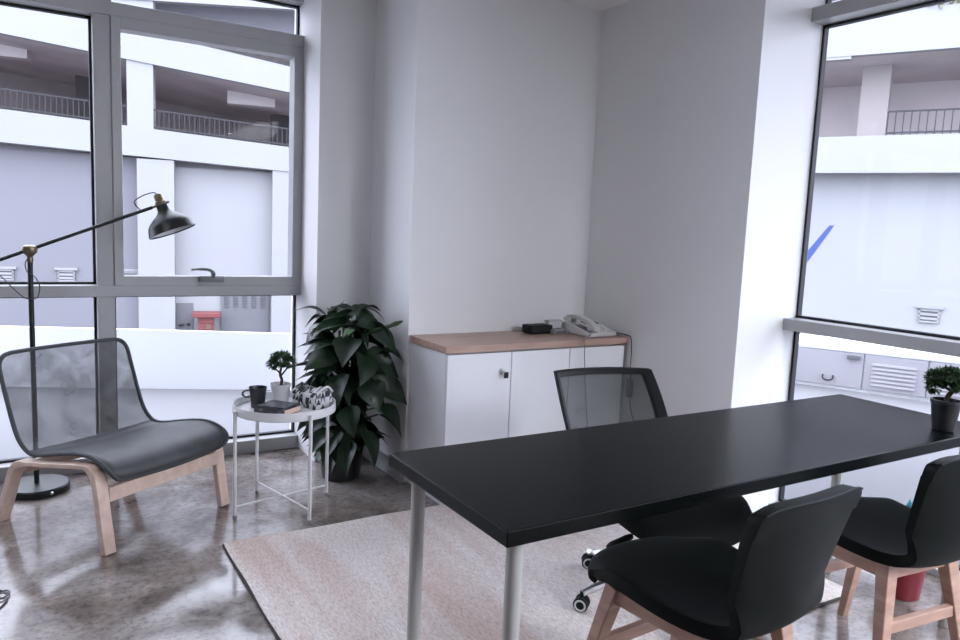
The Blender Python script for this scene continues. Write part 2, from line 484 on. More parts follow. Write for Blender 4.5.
# ------------------------------------------------------------------ outside
bm = NB(); box(bm, -60, 70, -40, 70, -3.2, -2.6)
struct('ground', bm, M['asphalt'], 'pale street level far below the terrace', 'ground')
bm = NB()
prism(bm, [(-9, 4.42, -0.3), (-9, 10.571, -0.3), (0.746, 6.326, -0.3), (1.887, 5.829, -0.3), (6.4, 4.60, -0.3), (9.3, -1.9, -0.3), (9.3, -8, -0.3), (3.36, -8, -0.3), (3.36, 4.42, -0.3)], (0, 0, 0.28))
struct('terrace', bm, M['terrace'], 'white concrete terrace outside the windows', 'terrace')

bm = NB(); box(bm, 3.36, 5.1, -8.0, 4.42, 3.12, 3.4)  # added unseen slab, keeps steep sky light off the window reveal
struct('trim_1', bm, M['ext_white'], 'projecting floor slab of the storey above, over the right window', 'canopy')
# parapet along the terrace edge
bm = NB()
pts = [(-9, 10.571), (0.746, 6.326), (1.887, 5.829), (6.36, 3.88 + 0.75)]
zt = [0.46, 0.452, 0.445, 0.40]
for i in range(3):
    (x0, y0), (x1, y1) = pts[i], pts[i + 1]
    d = Vector((x1 - x0, y1 - y0)).normalized(); n = Vector((-d.y, d.x)) * 0.05
    a = [bm.verts.new(q) for q in ((x0, y0, -0.3), (x1, y1, -0.3), (x1, y1, zt[i + 1]), (x0, y0, zt[i]))]
    b = [bm.verts.new((v.co.x + n.x, v.co.y + n.y, v.co.z)) for v in a]
    bm.faces.new(a); bm.faces.new(b[::-1])
    for j in range(4): bm.faces.new((a[j], b[j], b[(j + 1) % 4], a[(j + 1) % 4]))
par = obj('parapet', bm, M['par_white'])
tag(par, 'low white parapet along the terrace edge outside the left window', 'parapet', kind='structure')
bm = NB(); c = V(1.165, 6.15, 0.195)
lathe(bm, [(0, 0.0), (0.05, 0.0), (0.055, -0.012), (0.0, -0.02)], 20, Matrix.Translation(c) @ Euler((PI / 2, 0, 0.39 * -1)).to_matrix().to_4x4() @ Matrix.Scale(1, 4))
obj('drain_cap', bm, M['ext_grey'], par, smooth=True)

# car park building across the street, left facade. local x along the facade, y away from us
KL = 2.36
def zl(z): return 1.35 + KL * (z - 1.35)
angL = math.atan2(-0.2235, 0.9747)
bl = empty('car_park', 'white multi-storey car park with dark open decks seen through the left window', 'building', (2.06 * KL, 10.81 * KL, 0), angL)
def band(name, top, bot, m, y0, y1, parent, s0=-9.0, s1=3.2, K=KL, zf=zl):
    """top/bot = ((s,z),(s,z)) lines in 1x units"""
    def ev(l, s): return l[0][1] + (l[1][1] - l[0][1]) * (s - l[0][0]) / (l[1][0] - l[0][0])
    bm = NB()
    prism(bm, [(s0 * K, y0, zf(ev(bot, s0))), (s1 * K, y0, zf(ev(bot, s1))), (s1 * K, y0, zf(ev(top, s1))), (s0 * K, y0, zf(ev(top, s0)))], (0, y1 - y0, 0))
    return obj(name, bm, m, parent)
A_top, A_bot = ((-0.34, 3.69), (1.18, 3.49)), ((-2.32, 3.52), (1.19, 3.14))
B_top, B_bot = ((-2.35, 2.60), (1.20, 2.39)), ((-2.36, 2.19), (1.20, 2.05))
C_bot, C_top = ((-0.57, 4.14), (1.36, 4.27)), ((-0.57, 5.2), (1.36, 5.2))
band('deck_parapet', A_top, A_bot, M['ext_white'], 0, 0.25, bl)
band('deck_parapet', B_top, B_bot, M['ext_white'], 0, 0.25, bl)
band('deck_parapet', C_top, C_bot, M['ext_white'], 0, 0.25, bl)
def sh(l, dz): return tuple((s, z + dz) for s, z in l)
band('deck_slab', sh(A_bot, 0.12), A_bot, M['ext_dark'], 0.25, 9, bl)
band('deck_slab', sh(B_bot, 0.20), B_bot, M['ext_dark'], 0.25, 9, bl)
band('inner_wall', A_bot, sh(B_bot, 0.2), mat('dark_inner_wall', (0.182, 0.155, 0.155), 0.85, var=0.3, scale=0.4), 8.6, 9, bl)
band('inner_wall', C_top, A_top, M['ext_lilac'], 1.2, 1.5, bl)
for s in (-6.5, -2.9, 0.35):     # beams under the deck
    zb = A_bot[0][1] + (A_bot[1][1] - A_bot[0][1]) * (s + 2.32) / 3.51
    bm = NB(); box(bm, s * KL, s * KL + 1.6, 2.0, 2.5, zl(zb) - 0.45, zl(zb) - 0.02); obj('beam', bm, mat('pale_concrete_beam', (0.430, 0.391, 0.391), 0.8), bl)
for s in (-5.0, -1.9, 1.05):
    zb = A_bot[0][1] + (A_bot[1][1] - A_bot[0][1]) * (s + 2.32) / 3.51
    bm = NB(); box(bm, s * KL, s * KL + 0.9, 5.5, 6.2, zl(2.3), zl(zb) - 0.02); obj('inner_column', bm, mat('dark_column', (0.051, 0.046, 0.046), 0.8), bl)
for s0, s1 in ((-7.9, -7.55), (-4.4, -4.05), (-0.90, -0.58), (2.8, 3.1)):
    bm = NB(); box(bm, s0 * KL, s1 * KL, 0.05, 0.8, zl(2.3), zl(3.6)); obj('column', bm, M['ext_white'], bl)
bm = NB(); box(bm, -1.12 * KL, -0.57 * KL, 0.05, 0.8, zl(3.5), zl(4.6)); obj('column', bm, M['ext_white'], bl)
def rail(parent, s0, s1, top, h, K, zf, step=0.15, y=0.12, mid=True, name='railing'):
    def ev(l, s): return l[0][1] + (l[1][1] - l[0][1]) * (s - l[0][0]) / (l[1][0] - l[0][0])
    bm = NB(); n = int((s1 - s0) * K / step)
    for i in range(n + 1):
        s = s0 + (s1 - s0) * i / n; z = zf(ev(top, s))
        w = 0.014
        box(bm, s * K - w, s * K + w, y - w, y + w, z - 0.02, z + h)
    for hh in (h, 0.08):
        beam(bm, (s0 * K, y, zf(ev(top, s0)) + hh), (s1 * K, y, zf(ev(top, s1)) + hh), 0.04, 0.045)
    return obj(name, bm, M['ext_rail'], parent)
rail(bl, -9, -0.58, B_top, 0.60, KL, zl)
rail(bl, -0.58, 3.2, B_top, 0.60, KL, zl)
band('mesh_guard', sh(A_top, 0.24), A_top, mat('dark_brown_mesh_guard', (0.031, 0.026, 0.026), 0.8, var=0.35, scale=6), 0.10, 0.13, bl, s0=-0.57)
# ground storey below deck B
band('storey_wall', B_bot, ((0, -0.5), (1, -0.5)), M['ext_white'], 0.9, 1.2, bl)
for a, b in ((-9, -5.0), (-4.5, -0.79), (-0.33, 0.97), (1.30, 3.2)):
    lil = a < -0.5
    bm = NB(); box(bm, a * KL, b * KL, 0.55, 0.9, zl(-0.6), zl(2.03 if b < 1.2 and a > -1 else (2.12 if b < 0 else 1.9))); obj('wall_panel', bm, M['ext_lilac'] if lil else M['ext_white'], bl)
for a, b in ((-5.0, -4.5), (-0.79, -0.33), (0.96, 1.30)):
    bm = NB(); box(bm, a * KL, b * KL, 0.04, 0.9, zl(-0.6), zl(2.1)); obj('pillar', bm, M['ext_white'], bl)
def vent(parent, K, zf, s0, s1, z0, z1, y, n=3):
    bm = NB(); W = (s1 - s0) * K; x0 = s0 * K; za, zb = zf(z0), zf(z1)
    t = 0.05
    box(bm, x0 - 0.08, x0 + W + 0.08, y - 0.10, y, zb - 0.04, zb + 0.03)
    box(bm, x0, x0 + t, y - 0.06, y, za, zb); box(bm, x0 + W - t, x0 + W, y - 0.06, y, za, zb)
    box(bm, x0, x0 + W, y - 0.06, y, za - t / 2, za + t / 2)
    for i in range(n):
        z = za + (zb - za) * (i + 0.75) / (n + 0.4)
        box(bm, x0, x0 + W, y - 0.06, y - 0.01, z - 0.035, z + 0.035)
    v = obj('vent', bm, M['ext_white'], parent)
    bm = NB(); box(bm, x0 + 0.02, x0 + W - 0.02, y - 0.015, y - 0.002, za, zb - 0.05); obj('vent_backing', bm, M['ext_grey'], v)
for s in (-3.2, -2.52, -1.80, -1.02):
    vent(bl, KL, zl, s, s + 0.21, 0.43, 0.59, 0.55)
bm = NB(); box(bm, -0.325 * KL, -0.105 * KL, 0.50, 0.56, zl(-0.6), zl(0.14)); dr = obj('service_door', bm, M['ext_grey'], bl)
bm = NB(); tube(bm, [(-0.29 * KL, 0.46, zl(-0.17)), (-0.22 * KL, 0.46, zl(-0.165))], 0.04, 6); tube(bm, [(-0.19 * KL, 0.46, zl(-0.16)), (-0.15 * KL, 0.46, zl(-0.15))], 0.05, 6); obj('handle', bm, M['ext_rail'], dr)
bm = NB(); box(bm, 0.27 * KL, 0.93 * KL, 0.46, 0.56, zl(-0.6), zl(0.36)); lo = obj('louvre_door', bm, M['ext_grey'], bl)
grey_louvre = mat('mid_grey_louvre', (0.074, 0.074, 0.083), 0.6)
for i in range(5):
    x = (0.32 + i * 0.125) * KL
    bm = NB(); box(bm, x - 0.015, x, 0.44, 0.47, zl(0.30) - 0.5, zl(0.30) + 0.05)
    for q in range(6): box(bm, x - 0.015, x + 0.13, 0.43, 0.47, zl(0.30) - q * 0.10, zl(0.30) - q * 0.10 + 0.05)
    obj('louvre', bm, grey_louvre, lo)
# red hose cabinet on its own stand in front of the car park
hx = empty('hose_cabinet', 'red fire hose cabinet with small roof at the foot of the car park', 'hose cabinet')
hx.parent = None
ca, sa = math.cos(angL), math.sin(angL)
def Lw(s, y, z): return (2.06 * KL + s * KL * ca - y * sa, 10.81 * KL + s * KL * sa + y * ca, z)
hx.location = Lw(0.075, 0.1, -2.6); hx.rotation_euler = (0, 0, angL)
bm = NB(); box(bm, -0.25, 0.25, -0.2, 0.2, 0.2, zl(-0.03) + 2.6, 0.02); obj('body', bm, M['red'], hx)
bm = NB(); box(bm, -0.25, 0.25, -0.2, 0.2, 0, 0.2); obj('stand', bm, M['red'], hx)
bm = NB(); box(bm, -0.20, 0.20, -0.23, -0.19, 0.5, zl(-0.09) + 2.6, 0.01); obj('door', bm, M['red'], hx)
bm = NB(); box(bm, -0.42, 0.46, -0.34, 0.3, zl(-0.03) + 2.6, zl(0.035) + 2.6, 0.02); obj('roof', bm, M['red'], hx)
bm = NB(); box(bm, 0.0, 0.16, -0.245, -0.225, zl(-0.2) + 2.6, zl(-0.12) + 2.6); obj('sign_plate', bm, mat('ochre_plate', (0.114, 0.068, 0.046), 0.5), hx)

# right facade
KR = 2.0
def zr(z): return 1.35 + KR * (z - 1.35)
angR = math.atan2(-0.894, 0.448)
br = empty('ramp_building', 'white car park ramp with open deck seen through the right window', 'building', (10.25 * KR, 6.23 * KR, 0), angR)
# local x runs to the right in the picture: s -> -s
def bandR(name, z1, z0, m, y0, y1, s0=-3.4, s1=7.5):
    bm = NB(); box(bm, s0 * KR, s1 * KR, y0, y1, zr(z0), zr(z1)); return obj(name, bm, m, br)
bandR('deck_parapet', 2.90, 2.385, M['ext_white_r'], 0, 0.25)
bandR('deck_parapet', 4.585, 4.02, M['ext_white_r'], 0, 0.25)
bandR('deck_slab', 2.55, 2.40, M['deck_r'], 0.25, 5)
bandR('deck_slab', 4.2, 4.03, M['deck_r'], 0.25, 5)
bandR('inner_wall', 4.05, 2.5, M['deck_r'], 4.6, 5)
bandR('storey_wall', 2.40, -0.6, M['ext_white_r'], 0.7, 1.0)
bandR('inner_wall', 6.2, 4.5, M['ext_lilac'], 1.6, 1.9)
bm = NB(); box(bm, 0.04 * KR, -0.34 * KR, 1.6, 2.3, zr(2.5), zr(4.03)); obj('column', bm, mat('pinkish_column', (0.296, 0.267, 0.261), 0.8), br)
bm = NB(); box(bm, -1.6 * KR, -0.43 * KR, 0.02, 0.25, zr(3.98), zr(6.0)); obj('column', bm, M['ext_white_r'], br)
for s in (2.2, 4.6, -2.6): 
    bm = NB(); box(bm, s * KR, (s + 0.35) * KR, 1.6, 2.3, zr(2.5), zr(4.03)); obj('column', bm, M['ext_white_r'], br)
rail(br, 0.11, 7.5, ((0, 2.90), (1, 2.90)), 0.66, KR, zr, step=0.19)
vent(br, KR, zr, 0.74, 1.0, 0.32, 0.53, 0.7, 3)
bm = NB(); prism(bm, [(-0.80 * KR, 0.69, zr(1.06)), (-0.80 * KR, 0.69, zr(1.25)), (-0.54 * KR, 0.69, zr(1.635)), (-0.47 * KR, 0.69, zr(1.64))], (0, 0.02, 0)); obj('painted_stripe', bm, M['blue'], br)
# planting hanging over the top deck
bm = NB()
for i in range(1500):
    x = random.uniform(0.35, 6.5) * KR; z = zr(4.585) + random.uniform(-0.10, 0.55) * (0.35 + min(1, (x / KR - 0.35) * 1.2)); y = random.uniform(-0.12, 0.4)
    p = V(x, y, z); d = V(random.gauss(0, 1), random.gauss(0, 1), random.gauss(0, 1)).normalized(); e = d.orthogonal().normalized(); L = random.uniform(0.06, 0.13)
    bm.faces.new([bm.verts.new(q) for q in (p - d * L, p + e * L * 0.4, p + d * L, p - e * L * 0.4)])
obj('trailing_planting', bm, leafmat('dry_brown_green_planting', (0.10, 0.075, 0.05, 1), (0.20, 0.20, 0.11, 1), 0.7, 3), br)

# low utility cabinets at the terrace edge beyond the right window
dR = V(0.448, -0.894, 0)
uc = empty('utility_cabinet', 'low white row of service cabinet doors outside the right window', 'utility cabinet', (6.68, 4.02, 0), math.atan2(dR.y, dR.x))
bm = NB(); box(bm, -1.5, 4.2, 0.0, 0.62, -0.02, 0.352); obj('body', bm, M['par_white'], uc)
bm = NB(); box(bm, -1.52, 4.2, -0.02, 0.9, 0.352, 0.372); obj('capping', bm, M['par_white'], uc)
M['louvre_white'] = mat('off_white_louvre', (0.40, 0.39, 0.415), 0.6)
def ud(x0, x1, louv):
    bm = NB(); box(bm, x0 + 0.006, x1 - 0.006, -0.018, 0.0, 0.012, 0.345, 0.003)
    d = obj('door', bm, mat('off_white_door', (0.319, 0.311, 0.333), 0.6), uc)
    if louv:
        bm = NB()
        for i in range(6):
            z = 0.06 + i * 0.038
            box(bm, x0 + 0.07, x1 - 0.09, -0.034, -0.016, z, z + 0.020)
        obj('louvre', bm, M['louvre_white'], d)
    else:
        bm = NB(); xm = x0 + (x1 - x0) * 0.62
        tube(bm, spline([(xm - 0.045, -0.03, 0.11), (xm - 0.04, -0.045, 0.075), (xm, -0.05, 0.06), (xm + 0.04, -0.045, 0.075), (xm + 0.045, -0.03, 0.11)], 4), 0.008, 6); obj('ring_pull', bm, M['ext_rail'], d)
        bm = NB(); box(bm, xm + 0.15, xm + 0.26, -0.05, -0.016, 0.285, 0.325, 0.005); obj('lock', bm, M['ext_grey'], d)
ud(-1.4, -0.72, False); ud(-0.72, 0.06, False); ud(0.06, 0.58, True); ud(0.58, 1.2, True); ud(1.2, 1.9, False); ud(1.9, 2.6, True)

# ------------------------------------------------------------------ rug
rug = None
bm = NB()
g = grid(bm, lambda u, v: V(0.668 + 2.05 * u + 0.002 * math.sin(v * 19) * (1 if u in (0, 1) else 0), 1.555 + 1.485 * v + 0.004 * math.sin(u * 23) * (1 if v in (0, 1) else 0), 0.013), 60, 44)
r = bmesh.ops.extrude_face_region(bm, geom=bm.faces[:])
bmesh.ops.translate(bm, vec=(0, 0, -0.012), verts=[e for e in r['geom'] if isinstance(e, bmesh.types.BMVert)])
rug = obj('rug', bm, M['rug'])
tag(rug, 'cream ribbed wool rug on the concrete under the desk', 'rug')
bm = NB(); box(bm, 0.662, 0.674, 1.555, 3.04, 0.001, 0.010, 0.002); box(bm, 0.668, 2.715, 1.549, 1.561, 0.001, 0.010, 0.002)
obj('binding', bm, M['rug_edge'], rug)

# ------------------------------------------------------------------ desk
dk = empty('desk', 'long black desk on round silver grey legs', 'desk', (1.842, 1.4875, 0))
bm = NB(); box(bm, -1.018, 1.018, -0.2925, 0.2925, 0.704, 0.74, 0.003, 2); obj('tabletop', bm, M['black_top'], dk)
for sx, sy in ((-1, -1), (-1, 1), (1, -1), (1, 1)):
    bm = NB(); x, y = sx * 0.955, sy * 0.232
    z0 = 0.0135 if (sx < 0 and sy > 0) else 0.0
    lathe(bm, [(0.0, z0), (0.016, z0), (0.018, z0 + 0.004), (0.0185, 0.05), (0.0192, 0.698), (0.04, 0.699), (0.04, 0.704), (0, 0.704)], 28, Matrix.Translation((x, y, 0)))
    obj('leg', bm, M['leg_grey'], dk, smooth=True)
bm = NB(); box(bm, -0.05, 0.05, 0.14, 0.26, 0.688, 0.704, 0.004); obj('underside_plate', bm, M['black_pl'], dk)

# ------------------------------------------------------------------ plants with small tufted crowns
def small_leaf(bm, p, d, L, W, mi=0):
    d = d.normalized(); s = d.cross(V(0, 0, 1))
    if s.length < 0.05: s = V(1, 0, 0)
    s.normalize(); n = s.cross(d)
    a, b, c, e = p, p + d * L * 0.5 + s * W * 0.5 + n * W * 0.15, p + d * L, p + d * L * 0.5 - s * W * 0.5 + n * W * 0.15
    f = bm.faces.new([bm.verts.new(q) for q in (a, b, c, e)]); f.material_index = mi

def bonsai(name, label, loc, rz, pot_prof, pot_m, trunk, clumps, n, L, W, soil_z, soil_r):
    root = empty(name, label, 'plant', loc, rz, 'small potted bonsais')
    bm = NB(); lathe(bm, pot_prof, 36); pot = obj('pot', bm, pot_m, root, smooth=True)
    bm = NB(); lathe(bm, [(0, soil_z + 0.003), (soil_r * 0.6, soil_z + 0.002), (soil_r, soil_z - 0.002)], 24); obj('soil', bm, M['soil'], root, smooth=True)
    bm = NB()
    for pts, r0, r1 in trunk:
        sp = spline(pts, 5); k = len(sp)
        tube(bm, sp, [r0 + (r1 - r0) * i / (k - 1) for i in range(k)], 8)
    obj('trunk', bm, M['bark'], root, smooth=True)
    bm = NB()
    for c, rad, w in clumps:
        c = Vector(c); rad = Vector(rad)
        for i in range(int(n * w)):
            d = V(random.gauss(0, 1), random.gauss(0, 1), random.gauss(0, 1)).normalized()
            q = random.uniform(0.35, 1.0) ** 0.5
            p = c + V(d.x * rad.x, d.y * rad.y, d.z * rad.z) * q
            small_leaf(bm, p, d + V(random.gauss(0, .5), random.gauss(0, .5), random.gauss(0, .4) + 0.2), L * random.uniform(.7, 1.2), W * random.uniform(.7, 1.2))
    obj('foliage', bm, M['leaf_small'], root)
    return root

bonsai('potted_bonsai', 'small bonsai in a black pot at the window end of the desk', (2.650, 1.268, 0.7402), -0.55,
       [(0, 0.0), (0.030, 0.0), (0.033, 0.003), (0.040, 0.055), (0.0445, 0.092), (0.047, 0.093), (0.047, 0.106), (0.0425, 0.106), (0.041, 0.095), (0.040, 0.088), (0, 0.088)], M['pot_dark'],
       [([(0, 0, 0.085), (0.006, 0.004, 0.115), (0.018, 0.0, 0.14), (0.012, -0.004, 0.17)], 0.010, 0.006), ([(0.014, 0, 0.135), (-0.02, 0.01, 0.155), (-0.045, 0.012, 0.16)], 0.005, 0.003), ([(0.014, 0, 0.135), (0.05, -0.005, 0.16)], 0.005, 0.003)],
       [((0.0, 0, 0.186), (0.042, 0.045, 0.022), 0.8), ((0.060, 0.01, 0.174), (0.040, 0.035, 0.020), 0.6), ((-0.036, 0.01, 0.176), (0.030, 0.03, 0.018), 0.5), ((-0.048, 0.0, 0.150), (0.020, 0.02, 0.012), 0.25), ((0.078, -0.01, 0.148), (0.030, 0.03, 0.013), 0.32), ((0.02, -0.03, 0.158), (0.03, 0.02, 0.012), 0.3)],
       520, 0.021, 0.0125, 0.090, 0.041)

# ------------------------------------------------------------------ side chairs (black shell, beech legs); local y = forward
SEATP = [(0.290, 0.428, 0.178), (0.296, 0.436, 0.188), (0.283, 0.448, 0.200), (0.20, 0.458, 0.214), (0.08, 0.452, 0.216), (-0.03, 0.440, 0.205), (-0.11, 0.432, 0.182), (-0.165, 0.436, 0.162),
         (-0.205, 0.458, 0.156), (-0.225, 0.495, 0.160), (-0.240, 0.55, 0.170), (-0.250, 0.62, 0.180), (-0.262, 0.70, 0.190), (-0.272, 0.760, 0.197), (-0.276, 0.780, 0.194), (-0.277, 0.790, 0.184)]
def side_chair(label, loc, rz):
    root = empty('side_chair', label, 'chair', loc, rz, 'black chairs with beech legs at the desk')
    prof = spline([V(p[0], p[1], p[2]) for p in SEATP], 3)
    n = len(prof) - 1
    def fn(u, v):
        p = prof[round(u * n)]
        t = v * 2 - 1
        y, z, hw = p.x, p.y, p.z
        back = max(0.0, min(1.0, (z - 0.45) / 0.1)) if y < -0.15 else 0.0
        x = t * hw
        # seat is dished and rounded at the front; back wraps forward at the sides
        z2 = z + (1 - back) * (0.018 * t * t if y < 0.15 else 0.018 * t * t * max(0, (0.26 - y) / 0.11))
        y2 = y + back * (0.045 - 0.025 * max(0, (z - 0.55) / 0.24)) * t * t
        if y > 0.1 and back == 0: y2 = y - 0.075 * abs(t) ** 3 * (y - 0.1) / 0.18
        if z > 0.74: z2 = z - 0.014 * abs(t) ** 6
        return V(x, y2, z2)
    bm = NB(); grid(bm, fn, n, 14)
    sh_ = obj('shell', bm, M['black_leather'], root, smooth=True, angle=80, mods=[('SOLIDIFY', dict(thickness=0.034, offset=0.0, use_rim=True)), ('BEVEL', dict(width=0.010, segments=3, limit_method='ANGLE', angle_limit=math.radians(50)))])
    # seam piping around the top of the backrest
    bm = NB()
    for q in (0.019,):
        pts = []
        for k in range(15):
            p = fn((n - 1) / n, k / 14); pts.append(V(p.x, p.y - q, p.z + 0.004))
        tube(bm, pts, 0.003, 6)
    obj('seam', bm, M['black_leather'], sh_, smooth=True)
    tops = {(-1, 1): (-0.155, 0.165), (1, 1): (0.155, 0.165), (-1, -1): (-0.135, -0.12), (1, -1): (0.135, -0.12)}
    bots = {(-1, 1): (-0.212, 0.265), (1, 1): (0.212, 0.265), (-1, -1): (-0.205, -0.185), (1, -1): (0.205, -0.185)}
    for k, (x, y) in tops.items():
        bx_, by = bots[k]
        bm = NB(); beam(bm, (x, y, 0.425), (bx_, by, 0.002), 0.048, 0.042, 0.030, 0.026, up=(0, 1, 0), bev=0.004)
        obj('leg', bm, M['beech'], root)
    # seat rails and cross stretchers
    for a, b in (((-1, 1), (1, 1)), ((-1, -1), (1, -1)), ((-1, 1), (-1, -1)), ((1, 1), (1, -1))):
        bm = NB(); beam(bm, (*tops[a], 0.400), (*tops[b], 0.400), 0.026, 0.045, bev=0.003); obj('seat_rail', bm, M['beech'], root)
    for sy in (1, -1):
        t0, b0 = tops[(-1, sy)], bots[(-1, sy)]
        z = 0.24; f = 1 - z / 0.425
        x = abs(t0[0]) + (abs(b0[0]) - abs(t0[0])) * f; y = t0[1] + (b0[1] - t0[1]) * f
        bm = NB(); beam(bm, (-x, y, z), (x, y, z), 0.022, 0.036, bev=0.003); obj('stretcher', bm, M['beech'], root)
    return root
side_chair('black chair with beech legs nearest the viewer at the middle of the desk', (1.485, 1.235, 0), 0.05)
side_chair('black chair with beech legs at the window end of the desk', (2.295, 1.24, 0), -0.11)

# ------------------------------------------------------------------ office swivel chair; local y = forward
oc = empty('office_chair', 'black mesh back swivel office chair behind the desk', 'office chair', (1.962, 1.888, 0.013), PI - 0.20)
bm = NB()
base_ang = [math.radians(a - 20) for a in (24, 96, 168, 240, 312)]
lathe(bm, [(0, 0.075), (0.032, 0.075), (0.038, 0.085), (0.036, 0.115), (0.026, 0.125), (0, 0.125)], 24)
for a in base_ang:
    d = V(math.cos(a), math.sin(a), 0)
    tube(bm, spline([d * 0.02 + V(0, 0, 0.10), d * 0.14 + V(0, 0, 0.098), d * 0.25 + V(0, 0, 0.078), d * 0.30 + V(0, 0, 0.066)], 5), [0.021] * 6 + [0.018] * 6 + [0.014] * 4, 10)
obj('star_base', bm, M['chrome'], oc, smooth=True)
for i, a in enumerate(base_ang):
    d = V(math.cos(a), math.sin(a), 0) * 0.30
    w = math.radians(154 + 16 * (i % 3 - 1))
    R = Matrix.Translation(d + V(0, 0, 0.027)) @ Matrix.Rotation(w, 4, 'Z') @ Matrix.Rotation(PI / 2, 4, 'X')
    bm = NB()
    for s in (-1, 1):
        lathe(bm, [(0, -0.009), (0.022, -0.009), (0.027, -0.005), (0.027, 0.005), (0.022, 0.009), (0, 0.009)], 24, R @ Matrix.Translation((0, 0, s * 0.015)))
    lathe(bm, [(0, 0), (0.008, 0), (0.008, 0.05), (0, 0.05)], 10, Matrix.Translation(d + V(0, 0, 0.02)))
    cst = obj('caster', bm, M['black_pl'], oc, smooth=True)
    for s in (-1, 1):
        bm = NB(); tube(bm, [R @ V(0.018 * math.cos(t * PI / 10), 0.018 * math.sin(t * PI / 10), s * 0.0243) for t in range(20)], 0.0035, 6, closed=True)
        obj('wheel_ring', bm, M['lightwheel'], cst, smooth=True)
bm = NB(); lathe(bm, [(0, 0.11), (0.026, 0.11), (0.026, 0.26), (0.014, 0.262), (0.014, 0.38), (0, 0.38)], 20); obj('gas_lift', bm, M['lightwheel'], oc, smooth=True)
bm = NB(); box(bm, -0.09, 0.09, -0.12, 0.10, 0.372, 0.40, 0.008); obj('mechanism', bm, M['black_pl'], oc)
bm = NB(); sp = spline([(0.06, 0.06, 0.380), (0.17, 0.17, 0.372), (0.262, 0.238, 0.358)], 4); tube(bm, sp, 0.005, 8)
tube(bm, [(0.250, 0.236, 0.362), (0.268, 0.239, 0.356), (0.322, 0.236, 0.336), (0.338, 0.233, 0.329)], [0.009, 0.014, 0.015, 0.008], 10); obj('lever', bm, M['black_pl'], oc, smooth=True)
# seat cushion: rounded pad
bm = NB()
def pad(u, v, top):
    a = u * 2 * PI
    ex = 0.62
    cx = math.copysign(abs(math.cos(a)) ** ex, math.cos(a)); sy = math.copysign(abs(math.sin(a)) ** ex, math.sin(a))
    return cx, sy
rings = []
for rr, zz in ((0.0, 0.462), (0.5, 0.462), (0.85, 0.468), (0.96, 0.462), (1.0, 0.442), (0.97, 0.418), (0.8, 0.402), (0.0, 0.40)):
    if rr == 0: rings.append([bm.verts.new((0.062, 0.135, zz - 0.012))]); continue
    ring = []
    for i in range(48):
        cx, sy = pad(i / 48, 0, 0)
        x, y = 0.062 + cx * 0.262 * rr, 0.135 + sy * 0.25 * rr
        z = zz - 0.050 * max(0, (y - 0.215) / 0.155) ** 2 + 0.012 * ((x - 0.062) / 0.262) ** 2 - 0.012
        ring.append(bm.verts.new((x, y, z)))
    rings.append(ring)
for a, b in zip(rings[:-1], rings[1:]):
    for i in range(48):
        j = (i + 1) % 48
        if len(a) == 1: bm.faces.new((a[0], b[i], b[j]))
        elif len(b) == 1: bm.faces.new((a[j], a[i], b[0]))
        else: bm.faces.new((a[i], b[i], b[j], a[j]))
obj('seat', bm, M['black_cloth'], oc, smooth=True, angle=60)
# backrest: frame bars tilt back; wider towards the top right
def backpt(x, t):   # t 0 bottom .. 1 top
    return V(x + 0.015, -0.225 - 0.19 * t - 0.047 * t * t + 0.05 * (x / 0.22) ** 2, 0.437 + 0.345 * t)
bw = lambda t: 0.215 + 0.06 * t - 0.05 * t * t
def bar(pts, w, d):
    bm = NB()
    for a, b in zip(pts[:-1], pts[1:]): beam(bm, a, b, w, d, up=(0, 1, 0.4))
    return bm
def ribbon(bm, fa, fb, n, depth):
    """closed flat bar between two curves with thickness along y"""
    prev = None
    for i in range(n + 1):
        t = i / n; a, b = fa(t), fb(t); o = V(0, -depth, 0)
        cur = [bm.verts.new(q) for q in (a, b, b + o, a + o)]
        if prev:
            for k in range(4): bm.faces.new((prev[k], prev[(k + 1) % 4], cur[(k + 1) % 4], cur[k]))
        else: bm.faces.new(cur[::-1])
        prev = cur
    bm.faces.new(prev)
bm = NB()
for s, w in ((-1, 0.042), (1, 0.020)):
    ribbon(bm, lambda t: backpt(s * bw(t), t), lambda t: backpt(s * (bw(t) - w), t), 12, 0.028)
ribbon(bm, lambda u: backpt(-bw(1) + 2 * bw(1) * u, 1.0), lambda u: backpt(-bw(1) + 2 * bw(1) * u, 0.935), 12, 0.028)
ribbon(bm, lambda u: backpt(-bw(0) + 2 * bw(0) * u, 0.0), lambda u: backpt(-bw(0) + 2 * bw(0) * u, 0.08), 12, 0.028)
bk = obj('backrest', bm, M['black_pl'], oc, smooth=True, angle=30, mods=[('BEVEL', dict(width=0.005, segments=2, limit_method='ANGLE', angle_limit=math.radians(50)))])
bm = NB(); grid(bm, lambda u, v: backpt((u * 2 - 1) * (bw(v) - 0.012), 0.03 + v * 0.93) + V(0, -0.010, 0), 12, 12); obj('mesh_panel', bm, M['net_office'], bk, smooth=True)
bm = NB(); tube(bm, spline([(0.01, -0.05, 0.385), (0.01, -0.19, 0.375), (0.015, -0.255, 0.40), (0.015, -0.265, 0.45)], 5), 0.016, 10); obj('back_support', bm, M['black_pl'], oc, smooth=True)

